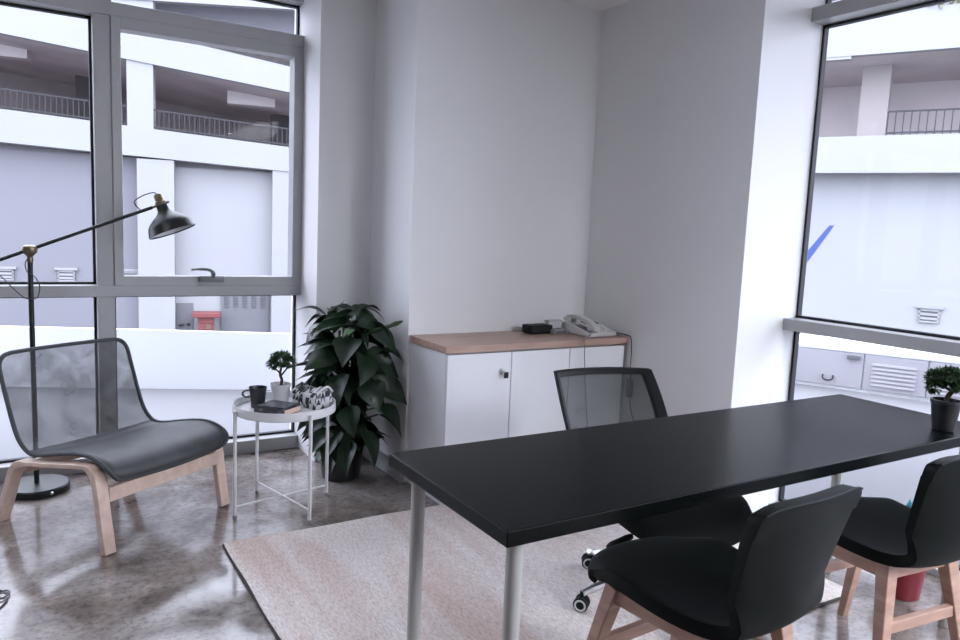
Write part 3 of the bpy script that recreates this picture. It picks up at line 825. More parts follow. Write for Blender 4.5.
# ------------------------------------------------------------------ cabinet and worktop
cb = empty('cabinet', 'low white three door office cabinet under the wooden countertop', 'cabinet', (2.262, 3.243, 0))
bm = NB()
box(bm, -0.560, -0.542, -0.180, 0.195, 0.0, 0.754, 0.001); box(bm, 0.545, 0.563, -0.180, 0.195, 0.0, 0.754, 0.001)
box(bm, -0.542, 0.545, -0.165, 0.195, 0.05, 0.068); box(bm, -0.542, 0.545, -0.165, 0.195, 0.736, 0.754); box(bm, -0.542, 0.545, 0.18, 0.195, 0.068, 0.736)
box(bm, -0.542, 0.545, -0.150, -0.135, 0.0, 0.05)
obj('carcass', bm, M['cab_white'], cb)
for i, (x0, x1) in enumerate(((-0.558, -0.192), (-0.188, 0.178), (0.182, 0.561))):
    bm = NB(); box(bm, x0, x1, -0.199, -0.181, 0.052, 0.748, 0.0015); d = obj('door', bm, M['cab_white'], cb)
    if i == 0:
        bm = NB(); lathe(bm, [(0, 0), (0.016, 0), (0.016, 0.006), (0.013, 0.009), (0, 0.009)], 20, Matrix.Translation((x1 - 0.055, -0.199, 0.652)) @ Matrix.Rotation(PI / 2, 4, 'X'))
        box(bm, x1 - 0.0565, x1 - 0.0535, -0.235, -0.205, 0.646, 0.658); lk = obj('lock', bm, M['chrome'], d, smooth=True)
        bm = NB(); R = Matrix.Translation((x1 - 0.05, -0.232, 0.640)); box(bm, -0.012, 0.014, -0.004, 0.004, -0.018, 0.014, 0.004, M=R); obj('key', bm, M['black_pl'], lk)
ct = bpy.data.objects
bm = NB(); box(bm, 1.690, 2.845, 3.040, 3.438, 0.756, 0.791, 0.002, 2)
tag(obj('countertop', bm, M['counter']), 'beech block countertop lying on the white cabinet', 'countertop')

# ---- things on the countertop
bm = NB(); box(bm, -0.075, 0.075, -0.045, 0.045, 0.004, 0.050, 0.006)
o = empty('black_box', 'small black network box on the countertop', 'network box', (2.418, 3.315, 0.791), 0.03)
obj('housing', bm, M['black_pl'], o, smooth=True)
bm = NB(); box(bm, -0.064, 0.064, -0.0465, -0.044, 0.012, 0.042); obj('front_panel', bm, M['lamp_black'], o)
for x in (-0.06, 0.06):
    for y in (-0.03, 0.03):
        bm = NB(); box(bm, x - 0.006, x + 0.006, y - 0.006, y + 0.006, 0, 0.005); obj('foot', bm, M['black_pl'], o)
o = empty('router', 'flat grey router beside the telephone', 'router', (2.545, 3.295, 0.791), 0.1)
bm = NB(); box(bm, -0.07, 0.035, -0.05, 0.05, 0.001, 0.027, 0.006); obj('housing', bm, M['dev_grey'], o, smooth=True)
bm = NB(); box(bm, -0.055, 0.02, -0.0515, -0.049, 0.006, 0.020); obj('front_panel', bm, mat('grey_port_panel', (0.14, 0.14, 0.15), 0.3), o)
o = empty('small_box', 'small pale box standing on the grey router', 'box', (2.525, 3.312, 0.8185), 0.05)
bm = NB(); box(bm, -0.048, 0.048, -0.02, 0.02, 0.0, 0.046, 0.005); obj('body', bm, mat('pale_grey_box_plastic', (0.52, 0.53, 0.54), 0.5), o, smooth=True)
bm = NB(); box(bm, -0.049, 0.049, -0.021, 0.021, 0.040, 0.043); obj('seam', bm, M['dev_grey'], o)

ph = empty('telephone', 'pale grey desk telephone at the right end of the countertop', 'telephone', (2.700, 3.215, 0.791), 0.10)
bm = NB()
prism(bm, [(-0.105, -0.12, 0.002), (-0.105, 0.11, 0.002), (-0.105, 0.11, 0.062), (-0.105, 0.07, 0.066), (-0.105, -0.12, 0.022)], (0.21, 0, 0))
bmesh.ops.bevel(bm, geom=bm.edges[:], offset=0.005, segments=2, profile=0.5, affect='EDGES')
obj('base', bm, M['phone'], ph, smooth=True)
sl = math.atan2(0.044, 0.19)
T = Matrix.Translation((0, -0.025, 0.044)) @ Matrix.Rotation(sl, 4, 'X')
bm = NB()
for i in range(3):
    for j in range(4): box(bm, 0.0 + i * 0.028, 0.020 + i * 0.028, -0.075 + j * 0.024, -0.058 + j * 0.024, 0.0, 0.006, 0.002, M=T)
obj('keypad', bm, M['phone'], ph)
bm = NB(); box(bm, -0.01, 0.09, 0.035, 0.085, 0.0, 0.004, 0.001, M=T); obj('display', bm, M['lens'], ph)
bm = NB()
hs = spline([(-0.068, -0.125, 0.050), (-0.066, -0.06, 0.082), (-0.066, 0.02, 0.098), (-0.068, 0.09, 0.092)], 6)
k = len(hs)
for i in range(k - 1):
    beam(bm, hs[i], hs[i + 1], 0.042, 0.022, up=(0, 0, 1))
for (y, z) in ((-0.105, 0.046), (0.085, 0.078)):
    box(bm, -0.092, -0.042, y - 0.032, y + 0.028, z - 0.012, z + 0.012, 0.008, M=None)
hsd = obj('handset', bm, M['phone'], ph, smooth=True)
bm = NB(); box(bm, -0.097, -0.036, -0.10, 0.09, 0.030, 0.050, 0.004, M=Matrix.Rotation(0.18, 4, 'X')); obj('cradle', bm, M['phone_dark'], ph)
bm = NB(); pts = [(-0.095, -0.115, 0.02), (-0.15, -0.15, 0.012), (-0.190, -0.168, 0.003), (-0.203, -0.180, -0.06), (-0.185, -0.184, -0.25), (-0.155, -0.186, -0.45), (-0.14, -0.190, -0.60), (-0.10, -0.195, -0.68)]
tube(bm, spline(pts, 5), 0.0028, 6); obj('cord', bm, M['dev_grey'], ph, smooth=True)
bm = NB(); pts = [(0.09, 0.10, 0.03), (0.11, 0.08, 0.05), (0.12, -0.06, 0.03), (0.125, -0.18, 0.008), (0.128, -0.195, 0.003)]
o = empty('power_cable', 'dark power cable with a plug hanging down between the cabinet and the right wall', 'cable', (2.836, 3.02, 0.80))
bm = NB(); tube(bm, spline([(0.004, 0.30, -0.002), (0.006, 0.16, 0.004), (0.004, 0.03, 0.004), (-0.003, -0.012, -0.006), (0.0, -0.02, -0.08), (-0.004, -0.025, -0.16), (-0.002, -0.03, -0.24)], 5), 0.003, 6); obj('upper_cord', bm, M['cord_dark'], o, smooth=True)
bm = NB(); box(bm, -0.022, 0.004, -0.05, -0.016, -0.335, -0.235, 0.006); obj('plug', bm, M['black_pl'], o, smooth=True)
bm = NB(); tube(bm, spline([(-0.008, -0.036, -0.33), (-0.004, -0.05, -0.40), (-0.006, -0.085, -0.48), (-0.006, -0.09, -0.60), (-0.006, -0.10, -0.7), (-0.03, -0.12, -0.795)], 5), 0.003, 6); obj('lower_cord', bm, M['cord_dark'], o, smooth=True)

# ------------------------------------------------------------------ low armchair; local x = across, y = towards the back
ang = math.atan2(0.545, 0.838)
ac = empty('armchair', 'low grey mesh lounge chair on a bent beech frame by the window', 'armchair', (0.249, 3.18, 0), ang)
W = 0.617
PR = spline([V(0, y, z) for y, z in [(-0.020, 0.290), (-0.032, 0.312), (-0.022, 0.340), (0.02, 0.368), (0.085, 0.384), (0.16, 0.382), (0.27, 0.362), (0.38, 0.338), (0.44, 0.332), (0.485, 0.345), (0.53, 0.385), (0.565, 0.455), (0.60, 0.55), (0.632, 0.64), (0.655, 0.71), (0.663, 0.733)]], 3)
nP = len(PR) - 1
cum = [0]
for a, b in zip(PR[:-1], PR[1:]): cum.append(cum[-1] + (b - a).length)
tot = cum[-1]
def shell_half(s):     # half width with rounded corners at both ends
    hw = 0.320; r = 0.065
    e = min(s, tot - s)
    rr = r if s > tot / 2 else 0.085
    if e < rr: hw -= rr - math.sqrt(max(0, rr * rr - (rr - e) ** 2))
    return hw
def shell_pt(i, t):
    p = PR[i]; s = cum[i]
    dz = -0.012 * (1 - t * t) if s < tot * 0.62 else 0
    dy = 0.02 * (1 - t * t) if s > tot * 0.55 else 0
    return V(W / 2 + t * shell_half(s), p.y + dy, p.z + dz)
nt = 16
cut = next(i for i in range(nP + 1) if cum[i] > tot * 0.545)
def shell_part(name, i0, i1, m, thick):
    bm = NB()
    g = [[bm.verts.new(shell_pt(i, j / nt * 2 - 1)) for j in range(nt + 1)] for i in range(i0, i1 + 1)]
    for i in range(i1 - i0):
        for j in range(nt): bm.faces.new((g[i][j], g[i + 1][j], g[i + 1][j + 1], g[i][j + 1]))
    obj(name, bm, m, ac, smooth=True, angle=80, mods=[('SOLIDIFY', dict(thickness=thick, offset=0.0))] if thick else ())
shell_part('seat', 0, cut, M['net_seat'], 0.006)
shell_part('backrest', cut, nP, M['net_chair'], 0)
bm = NB()
loop = [shell_pt(i, -1) for i in range(nP + 1)] + [shell_pt(nP, j / nt * 2 - 1) for j in range(1, nt)] + [shell_pt(i, 1) for i in range(nP, -1, -1)] + [shell_pt(0, j / nt * 2 - 1) for j in range(nt - 1, 0, -1)]
tube(bm, loop, 0.0095, 8, closed=True); obj('rim', bm, M['frame_grey'], ac, smooth=True)
def bent(bm, pts, w, t0, x):
    """flat veneer strip of width w (x) following pts in the y/z plane, thickness by point"""
    P = [V(0, y, z) for y, z in pts]; n = len(P); rows = []
    for i in range(n):
        t = (P[min(i + 1, n - 1)] - P[max(i - 1, 0)]).normalized(); nrm = V(0, -t.z, t.y); th = t0[i] / 2
        rows.append([bm.verts.new(V(x + sx, 0, 0) + P[i] + nrm * sn * th) for sx, sn in ((-w / 2, -1), (w / 2, -1), (w / 2, 1), (-w / 2, 1))])
    for a, b in zip(rows[:-1], rows[1:]):
        for k in range(4): bm.faces.new((a[k], a[(k + 1) % 4], b[(k + 1) % 4], b[k]))
    bm.faces.new(rows[0][::-1]); bm.faces.new(rows[-1])
for x in (-0.014, W - 0.012):
    pts = spline([V(-0.022, 0.003, 0), V(0.005, 0.16, 0), V(0.022, 0.27, 0), V(0.040, 0.322, 0), V(0.075, 0.343, 0), V(0.13, 0.340, 0), V(0.30, 0.315, 0), V(0.46, 0.293, 0), V(0.515, 0.278, 0), V(0.548, 0.245, 0), V(0.585, 0.165, 0), V(0.655, 0.003, 0)], 4)
    n = len(pts)
    th = []
    for i in range(n):
        f = i / (n - 1); th.append(0.030 if f < 0.2 else (0.020 if 0.35 < f < 0.65 else 0.030))
    bm = NB(); bent(bm, [(p.x, p.y) for p in pts], 0.052, th, x)
    obj('side_frame', bm, M['birch'], ac, smooth=True, angle=40, mods=[('BEVEL', dict(width=0.003, segments=2, limit_method='ANGLE', angle_limit=math.radians(50)))])
bm = NB(); box(bm, 0.01, W - 0.03, -0.004, 0.020, 0.205, 0.265, 0.004); obj('front_rail', bm, M['birch'], ac)
bm = NB(); box(bm, 0.01, W - 0.03, 0.50, 0.522, 0.235, 0.285, 0.004); obj('rear_rail', bm, M['birch'], ac)

# ------------------------------------------------------------------ floor lamp
fl = empty('floor_lamp', 'black floor lamp with brass joints and tilted metal shade behind the armchair', 'lamp', (0.015, 4.065, 0))
bm = NB(); lathe(bm, [(0, 0.002), (0.138, 0.002), (0.142, 0.006), (0.142, 0.030), (0.136, 0.036), (0.02, 0.040), (0, 0.040)], 48); bs = obj('base', bm, M['lamp_black'], fl, smooth=True)
bm = NB(); lathe(bm, [(0, 0.0), (0.008, 0.0), (0.006, 0.006), (0, 0.006)], 12, Matrix.Translation((0.06, -0.1295, 0.019)) @ Matrix.Rotation(PI / 2, 4, 'X')); obj('screw', bm, M['chrome'], bs, smooth=True)
bm = NB(); lathe(bm, [(0, 0.03), (0.0115, 0.03), (0.0115, 1.118), (0, 1.118)], 20); obj('pole', bm, M['lamp_black'], fl, smooth=True)
J = V(0.0, 0, 1.168)
bm = NB(); lathe(bm, [(0, 1.108), (0.013, 1.108), (0.015, 1.123), (0.012, 1.133), (0.022, 1.145), (0.030, 1.153), (0.034, 1.168), (0.030, 1.183), (0.018, 1.190), (0, 1.190)], 24)
obj('joint', bm, M['brass'], fl, smooth=True)
E1 = V(0.530, -0.01, 1.390); dirA = (E1 - J).normalized()
bm = NB(); tube(bm, [J - dirA * 0.34, E1], 0.0085, 12); obj('arm', bm, M['lamp_black'], fl, smooth=True)
bm = NB(); tube(bm, [E1 - dirA * 0.005, E1 + dirA * 0.085], 0.006, 10); 
ax = V(0.33, -0.17, -0.92).normalized()          # the way the shade points
hb = E1 + dirA * 0.045 + V(0, 0, 0.0)
q = Matrix.Translation(hb) @ V(0, 0, 1).rotation_difference(-ax).to_matrix().to_4x4()
obj('bracket', bm, M['brass'], fl, smooth=True)
bm = NB(); lathe(bm, [(0, 0.052), (0.016, 0.052), (0.020, 0.046), (0.020, 0.02), (0.026, 0.012), (0.026, -0.012), (0, -0.012)], 24, q); obj('socket', bm, M['brass'], fl, smooth=True)
bm = NB()
pr = [(0.027, -0.004), (0.028, -0.022), (0.032, -0.036), (0.048, -0.052), (0.078, -0.074), (0.102, -0.098), (0.109, -0.120), (0.1165, -0.146)]
pr = [(p.x, p.y) for p in spline([V(a, b, 0) for a, b in pr], 3)]
lathe(bm, pr + [(0.1150, -0.146)] + [(a - 0.0018, b - 0.0025) for a, b in pr[::-1][1:]], 48, q)
shd = obj('lamp_shade', bm, M['lamp_black'], fl, smooth=True)
bm = NB(); lathe(bm, [(a - 0.0035, b - 0.003) for a, b in pr[2:-1]], 48, q); obj('shade_lining', bm, M['shade_in'], shd, smooth=True)
bm = NB(); lathe(bm, [(0, -0.118), (0.016, -0.114), (0.028, -0.098), (0.026, -0.075), (0.014, -0.05), (0.013, -0.035)], 20, q); obj('bulb', bm, M['pot_white'], shd, smooth=True)
bm = NB()
c0 = q @ V(0, 0, 0.052)
tube(bm, spline([c0, c0 + V(-0.02, 0, 0.008), c0 + V(-0.07, 0, -0.012), c0 + V(-0.105, 0, -0.045), E1 - dirA * 0.055 + V(0, -0.006, 0)], 6), 0.003, 6)
obj('head_cord', bm, M['cord_dark'], fl, smooth=True)
bm = NB(); A0 = J - dirA * 0.34
tube(bm, spline([A0, A0 + V(0.05, -0.01, -0.01), V(-0.19, -0.016, 1.09), V(-0.12, -0.018, 1.046), V(-0.072, -0.018, 0.99), V(-0.032, -0.018, 0.947), V(-0.008, -0.018, 0.938), V(0.024, -0.016, 0.943), V(0.036, -0.014, 0.99), V(0.028, -0.015, 1.023), V(0.012, -0.016, 1.046), V(-0.012, -0.016, 1.065), V(-0.02, -0.014, 1.10), V(-0.008, -0.014, 1.13), V(0.0, -0.012, 1.145)], 6), 0.0026, 6)
obj('cord', bm, M['cord_dark'], fl, smooth=True)

# ------------------------------------------------------------------ tray side table
TC = V(1.015, 3.355, 0)
st = empty('side_table', 'round white metal tray table between the armchair and the plant', 'side table', TC)
bm = NB()
lathe(bm, [(0, 0.480), (0.215, 0.480), (0.2275, 0.482), (0.2275, 0.513), (0.233, 0.515), (0.234, 0.512), (0.234, 0.476), (0.230, 0.473), (0, 0.473)], 64)
obj('tray', bm, M['white_steel'], st, smooth=True)
la = [math.radians(a) for a in (190, 281, 15, 106)]
for a in la:
    d = V(math.cos(a), math.sin(a), 0) * 0.241
    bm = NB(); tube(bm, [d + V(0, 0, 0.014), d + V(0, 0, 0.500)], 0.0085, 12)
    lg = obj('leg', bm, M['white_steel'], st, smooth=True)
    bm = NB(); lathe(bm, [(0, 0.0), (0.0095, 0.0), (0.0095, 0.016), (0, 0.016)], 12, Matrix.Translation(d)); obj('foot', bm, M['dev_grey'], lg, smooth=True)
for i in (0, 1):
    a, b = la[i], la[i + 2]
    bm = NB(); tube(bm, [V(math.cos(a), math.sin(a), 0) * 0.238 + V(0, 0, 0.055 + 0.006 * i), V(math.cos(b), math.sin(b), 0) * 0.238 + V(0, 0, 0.055 + 0.006 * i)], 0.0045, 8); obj('cross_bar', bm, M['white_steel'], st, smooth=True)

zt_ = 0.4805
mg = empty('mug', 'black stoneware mug at the left of the tray table', 'mug', (0.908, 3.425, zt_), math.radians(176))
bm = NB(); lathe(bm, [(0, 0.0), (0.029, 0.0), (0.032, 0.004), (0.035, 0.05), (0.039, 0.082), (0.0425, 0.096), (0.040, 0.096), (0.0365, 0.082), (0.032, 0.05), (0.028, 0.008), (0, 0.007)], 36); obj('cup', bm, M['mug'], mg, smooth=True)
bm = NB(); tube(bm, spline([(0.038, 0, 0.082), (0.056, 0, 0.083), (0.068, 0, 0.074), (0.067, 0, 0.062), (0.055, 0, 0.053), (0.035, 0, 0.052)], 5), 0.0045, 8); obj('handle', bm, M['mug'], mg, smooth=True)

bonsai('potted_bonsai', 'small bonsai in a white pot at the back of the tray table', (1.032, 3.482, zt_), 0.0,
       [(0, 0.0), (0.034, 0.0), (0.037, 0.003), (0.042, 0.05), (0.049, 0.088), (0.049, 0.093), (0.046, 0.093), (0.042, 0.078), (0, 0.078)], M['pot_white'],
       [([(0, 0, 0.075), (0.005, 0.0, 0.11), (-0.004, 0.0, 0.14), (0.006, 0, 0.185)], 0.0085, 0.005), ([(0.0, 0, 0.13), (0.028, 0.004, 0.16), (0.04, 0.0, 0.175)], 0.005, 0.003), ([(0.0, 0, 0.14), (-0.030, 0.0, 0.17)], 0.005, 0.003)],
       [((0.004, 0.0, 0.212), (0.050, 0.050, 0.026), 1.0), ((0.044, 0.01, 0.192), (0.026, 0.03, 0.020), 0.4), ((-0.036, 0.0, 0.190), (0.026, 0.028, 0.018), 0.4)],
       520, 0.021, 0.011, 0.080, 0.041)

# magazine and book
bk1 = empty('magazine', 'dark printed magazine lying on the thick book on the tray table', 'magazine', (0.972, 3.318, zt_ + 0.028), math.radians(-50))
bm = NB(); box(bm, -0.074, 0.076, -0.058, 0.058, 0.0, 0.006, 0.001); obj('cover', bm, M['mag'], bk1)
bk2 = empty('book', 'thick dark covered book with tan page edges on the tray table', 'book', (0.972, 3.318, zt_), math.radians(-53))
bm = NB(); box(bm, -0.083, 0.083, -0.066, 0.064, 0.0, 0.003, 0.0008); box(bm, -0.083, 0.083, -0.066, 0.064, 0.025, 0.028, 0.0008); box(bm, -0.083, 0.083, -0.066, -0.063, 0.0, 0.028); obj('cover', bm, M['mag'], bk2)
bm = NB(); box(bm, -0.078, 0.0815, -0.063, 0.060, 0.003, 0.025); obj('pages', bm, M['kraft'], bk2)

# triangle-patterned cloth pouch with a gathered ridge
pc = empty('patterned_pouch', 'black and white triangle patterned box pouch on the right of the tray table', 'pouch', (1.146, 3.356, zt_), math.radians(-66))
bm = NB(); uvl = bm.loops.layers.uv.new('UVMap')
nl, ns = 14, 20
sec = [(-0.050, 0.001), (-0.054, 0.03), (-0.050, 0.072), (-0.025, 0.090), (-0.008, 0.102), (0.0, 0.107), (0.008, 0.102), (0.025, 0.090), (0.050, 0.072), (0.054, 0.03), (0.050, 0.001)]
rows = []; rnd = random.Random(3)
for i in range(nl + 1):
    u = i / nl; x = -0.077 + 0.154 * u
    sag = 1 - 0.14 * math.sin(u * PI) + 0.03 * math.sin(u * 17)
    row = []
    for j, (y, z) in enumerate(sec):
        jj = 0.0035
        row.append(bm.verts.new((x + rnd.uniform(-jj, jj), y + rnd.uniform(-jj, jj), max(0.001, z * (sag if z > 0.05 else 1) + (rnd.uniform(-jj, jj) if z > 0.01 else 0)))))
    rows.append(row)
L = [0]
for a, b in zip(sec[:-1], sec[1:]): L.append(L[-1] + math.dist(a, b))
def uvface(vs, uvs):
    f = bm.faces.new(vs)
    for lp, q_ in zip(f.loops, uvs): lp[uvl].uv = q_
for i in range(nl):
    for j in range(len(sec) - 1):
        uvface((rows[i][j], rows[i + 1][j], rows[i + 1][j + 1], rows[i][j + 1]), ((i * 0.0143, L[j]), ((i + 1) * 0.0143, L[j]), ((i + 1) * 0.0143, L[j + 1]), (i * 0.0143, L[j + 1])))
for row in (rows[0], rows[-1]):
    uvface(row, [(v.co.y + 0.4, v.co.z + 0.3) for v in row])
bm.faces.new([rows[0][0], rows[0][-1], rows[-1][-1], rows[-1][0]])
obj('body', bm, M['tri'], pc, smooth=False)
bm = NB()
tube(bm, spline([(0.082, -0.045, 0.074), (0.096, -0.03, 0.098), (0.094, 0.01, 0.106), (0.086, 0.046, 0.078)], 4), 0.006, 6); obj('gathered_trim', bm, M['pot_white'], pc, smooth=True)

# ------------------------------------------------------------------ large potted plant in the corner
pl = empty('potted_plant', 'large dark leafy plant standing in the corner beside the cabinet', 'plant', (1.415, 3.66, 0))
bm = NB(); lathe(bm, [(0, 0.0), (0.095, 0.0), (0.10, 0.005), (0.118, 0.17), (0.126, 0.185), (0.126, 0.20), (0.118, 0.20), (0.114, 0.185), (0, 0.18)], 40); obj('pot', bm, M['pot_dark'], pl, smooth=True)
bm = NB(); lathe(bm, [(0, 0.19), (0.08, 0.188), (0.114, 0.183)], 24); obj('soil', bm, M['soil'], pl, smooth=True)
def big_leaf(bm, base, tip, Wd, droop=0.03, nrm=None, fold=0.25, mi=0):
    base, tip = Vector(base), Vector(tip)
    d = tip - base; L_ = d.length; d.normalize()
    n = Vector(nrm) if nrm is not None else V(0, 0, 1)
    n = (n - d * n.dot(d))
    if n.length < 1e-3: n = d.orthogonal()
    n.normalize(); s = d.cross(n).normalized()
    K = 8; rows = []
    for i in range(K + 1):
        t = i / K
        w = Wd * 0.5 * (math.sin(PI * min(1, t ** 0.62)) ** 1.05 if 0 < t < 1 else 0.0)
        c = base + d * L_ * t + n * droop * math.sin(PI * t) * 0.9 - n * droop * 0.8 * t * t
        rows.append([bm.verts.new(c + s * w * k + n * (abs(k) * w * fold)) for k in (-1, -0.5, 0, 0.5, 1)])
    for a, b in zip(rows[:-1], rows[1:]):
        for k in range(4):
            f = bm.faces.new((a[k], a[k + 1], b[k + 1], b[k])); f.material_index = mi
OX, OY = 1.415, 3.66
hand = [  # base (X, Y, z), tip, width
    ((1.46, 3.58, .900), (1.245, 3.50, .885), .10), ((1.43, 3.56, .845), (1.175, 3.50, .815), .11),
    ((1.485, 3.60, .918), (1.615, 3.56, .858), .06),
    ((1.52, 3.55, .80), (1.65, 3.48, .685), .15), ((1.36, 3.55, .745), (1.145, 3.50, .715), .12),
    ((1.31, 3.52, .70), (1.14, 3.46, .640), .13), ((1.47, 3.54, .69), (1.655, 3.46, .565), .15),
    ((1.55, 3.50, .53), (1.665, 3.38, .44), .13), ((1.28, 3.50, .585), (1.085, 3.44, .605), .06),
    ((1.50, 3.50, .62), (1.62, 3.42, .47), .15), ((1.40, 3.48, .78), (1.30, 3.38, .66), .15), ((1.44, 3.48, .70), (1.40, 3.36, .56), .16),
    ((1.35, 3.47, .60), (1.28, 3.38, .46), .15), ((1.47, 3.46, .56), (1.50, 3.36, .42), .15), ((1.52, 3.45, .42), (1.63, 3.36, .30), .13),
    ((1.33, 3.50, .46), (1.20, 3.42, .40), .12), ((1.30, 3.52, .38), (1.13, 3.46, .30), .10), ((1.38, 3.45, .44), (1.36, 3.36, .30), .13),
    ((1.50, 3.50, .86), (1.60, 3.44, .76), .11), ((1.38, 3.52, .90), (1.30, 3.45, .93), .07), ((1.25, 3.50, .48), (1.09, 3.44, .40), .09), ((1.24, 3.50, .40), (1.10, 3.44, .35), .09), ((1.56, 3.52, .36), (1.66, 3.40, .26), .10), ((1.30, 3.50, .30), (1.15, 3.42, .22), .10), ((1.55, 3.50, .70), (1.66, 3.42, .66), .12), ((1.35, 3.50, .30), (1.22, 3.42, .16), .12), ((1.45, 3.48, .30), (1.50, 3.38, .12), .12), ((1.40, 3.46, .25), (1.33, 3.38, .10), .11)]
bm = NB(); bs_ = NB()
for b, t, w in hand:
    b = V(*b) - V(OX, OY, 0); t = V(*t) - V(OX, OY, 0)
    big_leaf(bm, b, t, w, 0.02, nrm=V(random.uniform(-.7, .7), random.uniform(-0.7, 0.1), 0.9), fold=random.uniform(.15, .5))
    tube(bs_, spline([V(random.uniform(-.03, .03), random.uniform(-.03, .03), 0.19), V(b.x * .35, b.y * .35, b.z * 0.7 + 0.05), b], 4), 0.0045, 6)
rnd = random.Random(11)
for i in range(190):
    a = rnd.uniform(0, 2 * PI); z = rnd.uniform(0.12, 0.86)
    r0 = rnd.uniform(0.02, 0.10); r1 = r0 + rnd.uniform(0.11, 0.20)
    b = V(r0 * math.cos(a), r0 * math.sin(a), z + 0.03); t = V(r1 * math.cos(a), r1 * math.sin(a), z - rnd.uniform(-0.08, 0.08))
    if t.x > 0.235: t.x = 0.235
    if t.y > 0.26: t.y = 0.26
    big_leaf(bm, b, t, rnd.uniform(.07, .13), rnd.uniform(0.0, 0.04), nrm=V(math.cos(a) * .4 + rnd.uniform(-.7, .7), math.sin(a) * .4 + rnd.uniform(-.7, .7), 0.9), fold=rnd.uniform(.1, .5))
obj('foliage', bm, M['leaf'], pl, smooth=True, angle=80)
for x, y, h_ in ((0, 0, 0.9), (0.03, -0.05, 0.85), (-0.03, -0.03, 0.8), (0.05, 0.02, 0.75)):
    tube(bs_, spline([V(x, y, 0.18), V(x * 1.3, y * 1.3, 0.5), V(x * 1.2, y * 1.2, h_)], 4), 0.007, 8)
tube(bs_, spline([V(0.03, -0.08, 0.70), V(0.08, -0.12, 0.79), V(0.17, -0.19, 0.835), V(0.235, -0.225, 0.866)], 5), [0.006] * 6 + [0.010] * 6 + [0.013, 0.011, 0.008, 0.003], 8)
obj('stem', bs_, M['stalk'], pl, smooth=True)
bm = NB(); big_leaf(bm, V(1.385, 3.50, .825) - V(OX, OY, 0), V(1.33, 3.45, .79) - V(OX, OY, 0), .03, 0.01, nrm=V(0, -0.6, 0.8)); big_leaf(bm, V(1.41, 3.50, .82) - V(OX, OY, 0), V(1.36, 3.46, .80) - V(OX, OY, 0), .02, 0.01, nrm=V(0, -0.6, 0.8)); nl_ = obj('new_leaf', bm, M['leaf_pale'], pl, smooth=True)
nl_['label'] = 'pale variegated young leaf'

# ------------------------------------------------------------------ bin behind the far chair, cable on the floor
bn = empty('waste_bin', 'small red bucket with a blue and white bag on the floor by the right window', 'bin', (2.90, 1.475, 0), 0.3)
bm = NB(); lathe(bm, [(0, 0.0), (0.065, 0.0), (0.07, 0.004), (0.088, 0.17), (0.092, 0.174), (0.092, 0.181), (0.086, 0.18), (0.067, 0.01), (0, 0.01)], 36); obj('bucket', bm, M['bin_red'], bn, smooth=True)
bm = NB(); rnd = random.Random(5); N = 24
prev = None
for r_, z_ in ((0.080, 0.13), (0.090, 0.186), (0.096, 0.172), (0.094, 0.15)):
    ring = [bm.verts.new(((r_ + rnd.uniform(-.003, .006)) * math.cos(2 * PI * i / N), (r_ + rnd.uniform(-.003, .006)) * math.sin(2 * PI * i / N), z_ + rnd.uniform(-.008, .008))) for i in range(N)]
    if prev:
        for i in range(N): bm.faces.new((prev[i], prev[(i + 1) % N], ring[(i + 1) % N], ring[i]))
    prev = ring
grid(bm, lambda u, v: V(-0.06 + 0.12 * u, -0.06 + 0.12 * v, 0.175 + 0.20 * math.sin(PI * u) * math.sin(PI * v) + rnd.uniform(-.014, .014)), 8, 8)
obj('bag', bm, M['bag'], bn)
bm = NB(); tube(bm, spline([(-0.50, 2.80, 0.004), (-0.28, 2.86, 0.004), (-0.16, 2.95, 0.004), (-0.105, 2.985, 0.004), (-0.085, 2.975, 0.006), (-0.085, 2.94, 0.008), (-0.11, 2.92, 0.006), (-0.14, 2.94, 0.010), (-0.13, 2.985, 0.010), (-0.10, 2.96, 0.014), (-0.09, 2.90, 0.004), (-0.13, 2.82, 0.004)], 6), 0.003, 6)
tag(obj('floor_cable', bm, M['cord_dark'], smooth=True), 'looped dark cable on the bare floor at the left', 'cable')

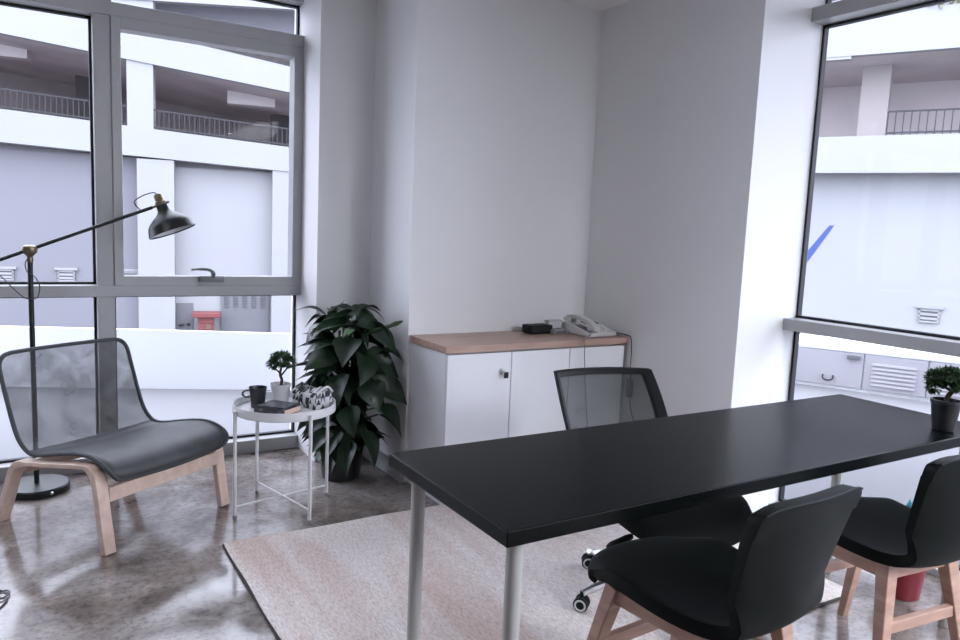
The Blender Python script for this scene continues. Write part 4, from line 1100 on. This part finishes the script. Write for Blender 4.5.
# ------------------------------------------------------------------ added fill panels out of view, brightening the room
def emitter(name, col, strength):
    k = NT(name)
    k.b.inputs['Base Color'].default_value = (0.8, 0.8, 0.8, 1)
    k.b.inputs['Emission Color'].default_value = col; k.b.inputs['Emission Strength'].default_value = strength
    return k.m
M['led'] = emitter('led_diffuser', (0.87, 0.91, 1.0, 1), FILL_STRENGTH)
for i, (x, y) in enumerate(((2.86, -1.2), (2.86, -2.0), (-0.9, 2.7), (2.86, -2.8))):
    t = empty('ceiling_light', ['square ceiling light panel nearest the desk by the right window', 'square ceiling light panel in the middle of the right window row', 'small square ceiling light panel near the big left window', 'square ceiling light panel in the rear corner by the right window'][i], 'ceiling light', (x, y, H - 0.03), 0, 'square ceiling light panels')
    a = 0.12 if i == 2 else 0.29
    bm = NB(); box(bm, -a - 0.02, a + 0.02, -a - 0.02, a + 0.02, 0.0, 0.03)
    obj('frame', bm, M['white_steel'], t)
    bm = NB(); box(bm, -a, a, -a, a, -0.006, 0.0)
    obj('diffuser', bm, M['led'], t)

# ------------------------------------------------------------------ light: overcast sky
w = bpy.data.worlds.new('overcast_sky'); S.world = w; w.use_nodes = True
nt_ = w.node_tree; bg = nt_.nodes['Background']
tc = nt_.nodes.new('ShaderNodeTexCoord'); sx = nt_.nodes.new('ShaderNodeSeparateXYZ'); rp = nt_.nodes.new('ShaderNodeValToRGB')
nt_.links.new(tc.outputs['Generated'], sx.inputs[0]); nt_.links.new(sx.outputs[2], rp.inputs['Fac'])
rp.color_ramp.elements[0].color = (0.70, 0.73, 0.90, 1); rp.color_ramp.elements[1].color = (0.88, 0.91, 1.08, 1)
nt_.links.new(rp.outputs['Color'], bg.inputs['Color']); bg.inputs['Strength'].default_value = 7.4
# ------------------------------------------------------------------ camera
f_px = 741.0
cam = bpy.data.cameras.new('camera'); co = bpy.data.objects.new('camera', cam); COL.objects.link(co)
cam.sensor_width = 36; cam.lens = f_px / 960 * 36; cam.clip_start = 0.02; cam.clip_end = 500
Rw = Matrix(((0.85344627, -0.02669215, 0.52049686), (-0.51942605, -0.12544525, 0.8452574), (0.04273213, -0.99174141, -0.12092538)))
r_, d_, f_ = Rw.col[0], Rw.col[1], Rw.col[2]
co.matrix_world = Matrix(((r_.x, -d_.x, -f_.x, 0), (r_.y, -d_.y, -f_.y, 0), (r_.z, -d_.z, -f_.z, 1.35), (0, 0, 0, 1)))
S.camera = co
S.view_settings.view_transform = 'Standard'; S.view_settings.look = 'None'; S.view_settings.gamma = 1.0; S.view_settings.use_curve_mapping = False
S.view_settings.exposure = 0.10
S.cycles.max_bounces = 14; S.cycles.diffuse_bounces = 6; S.cycles.transparent_max_bounces = 16
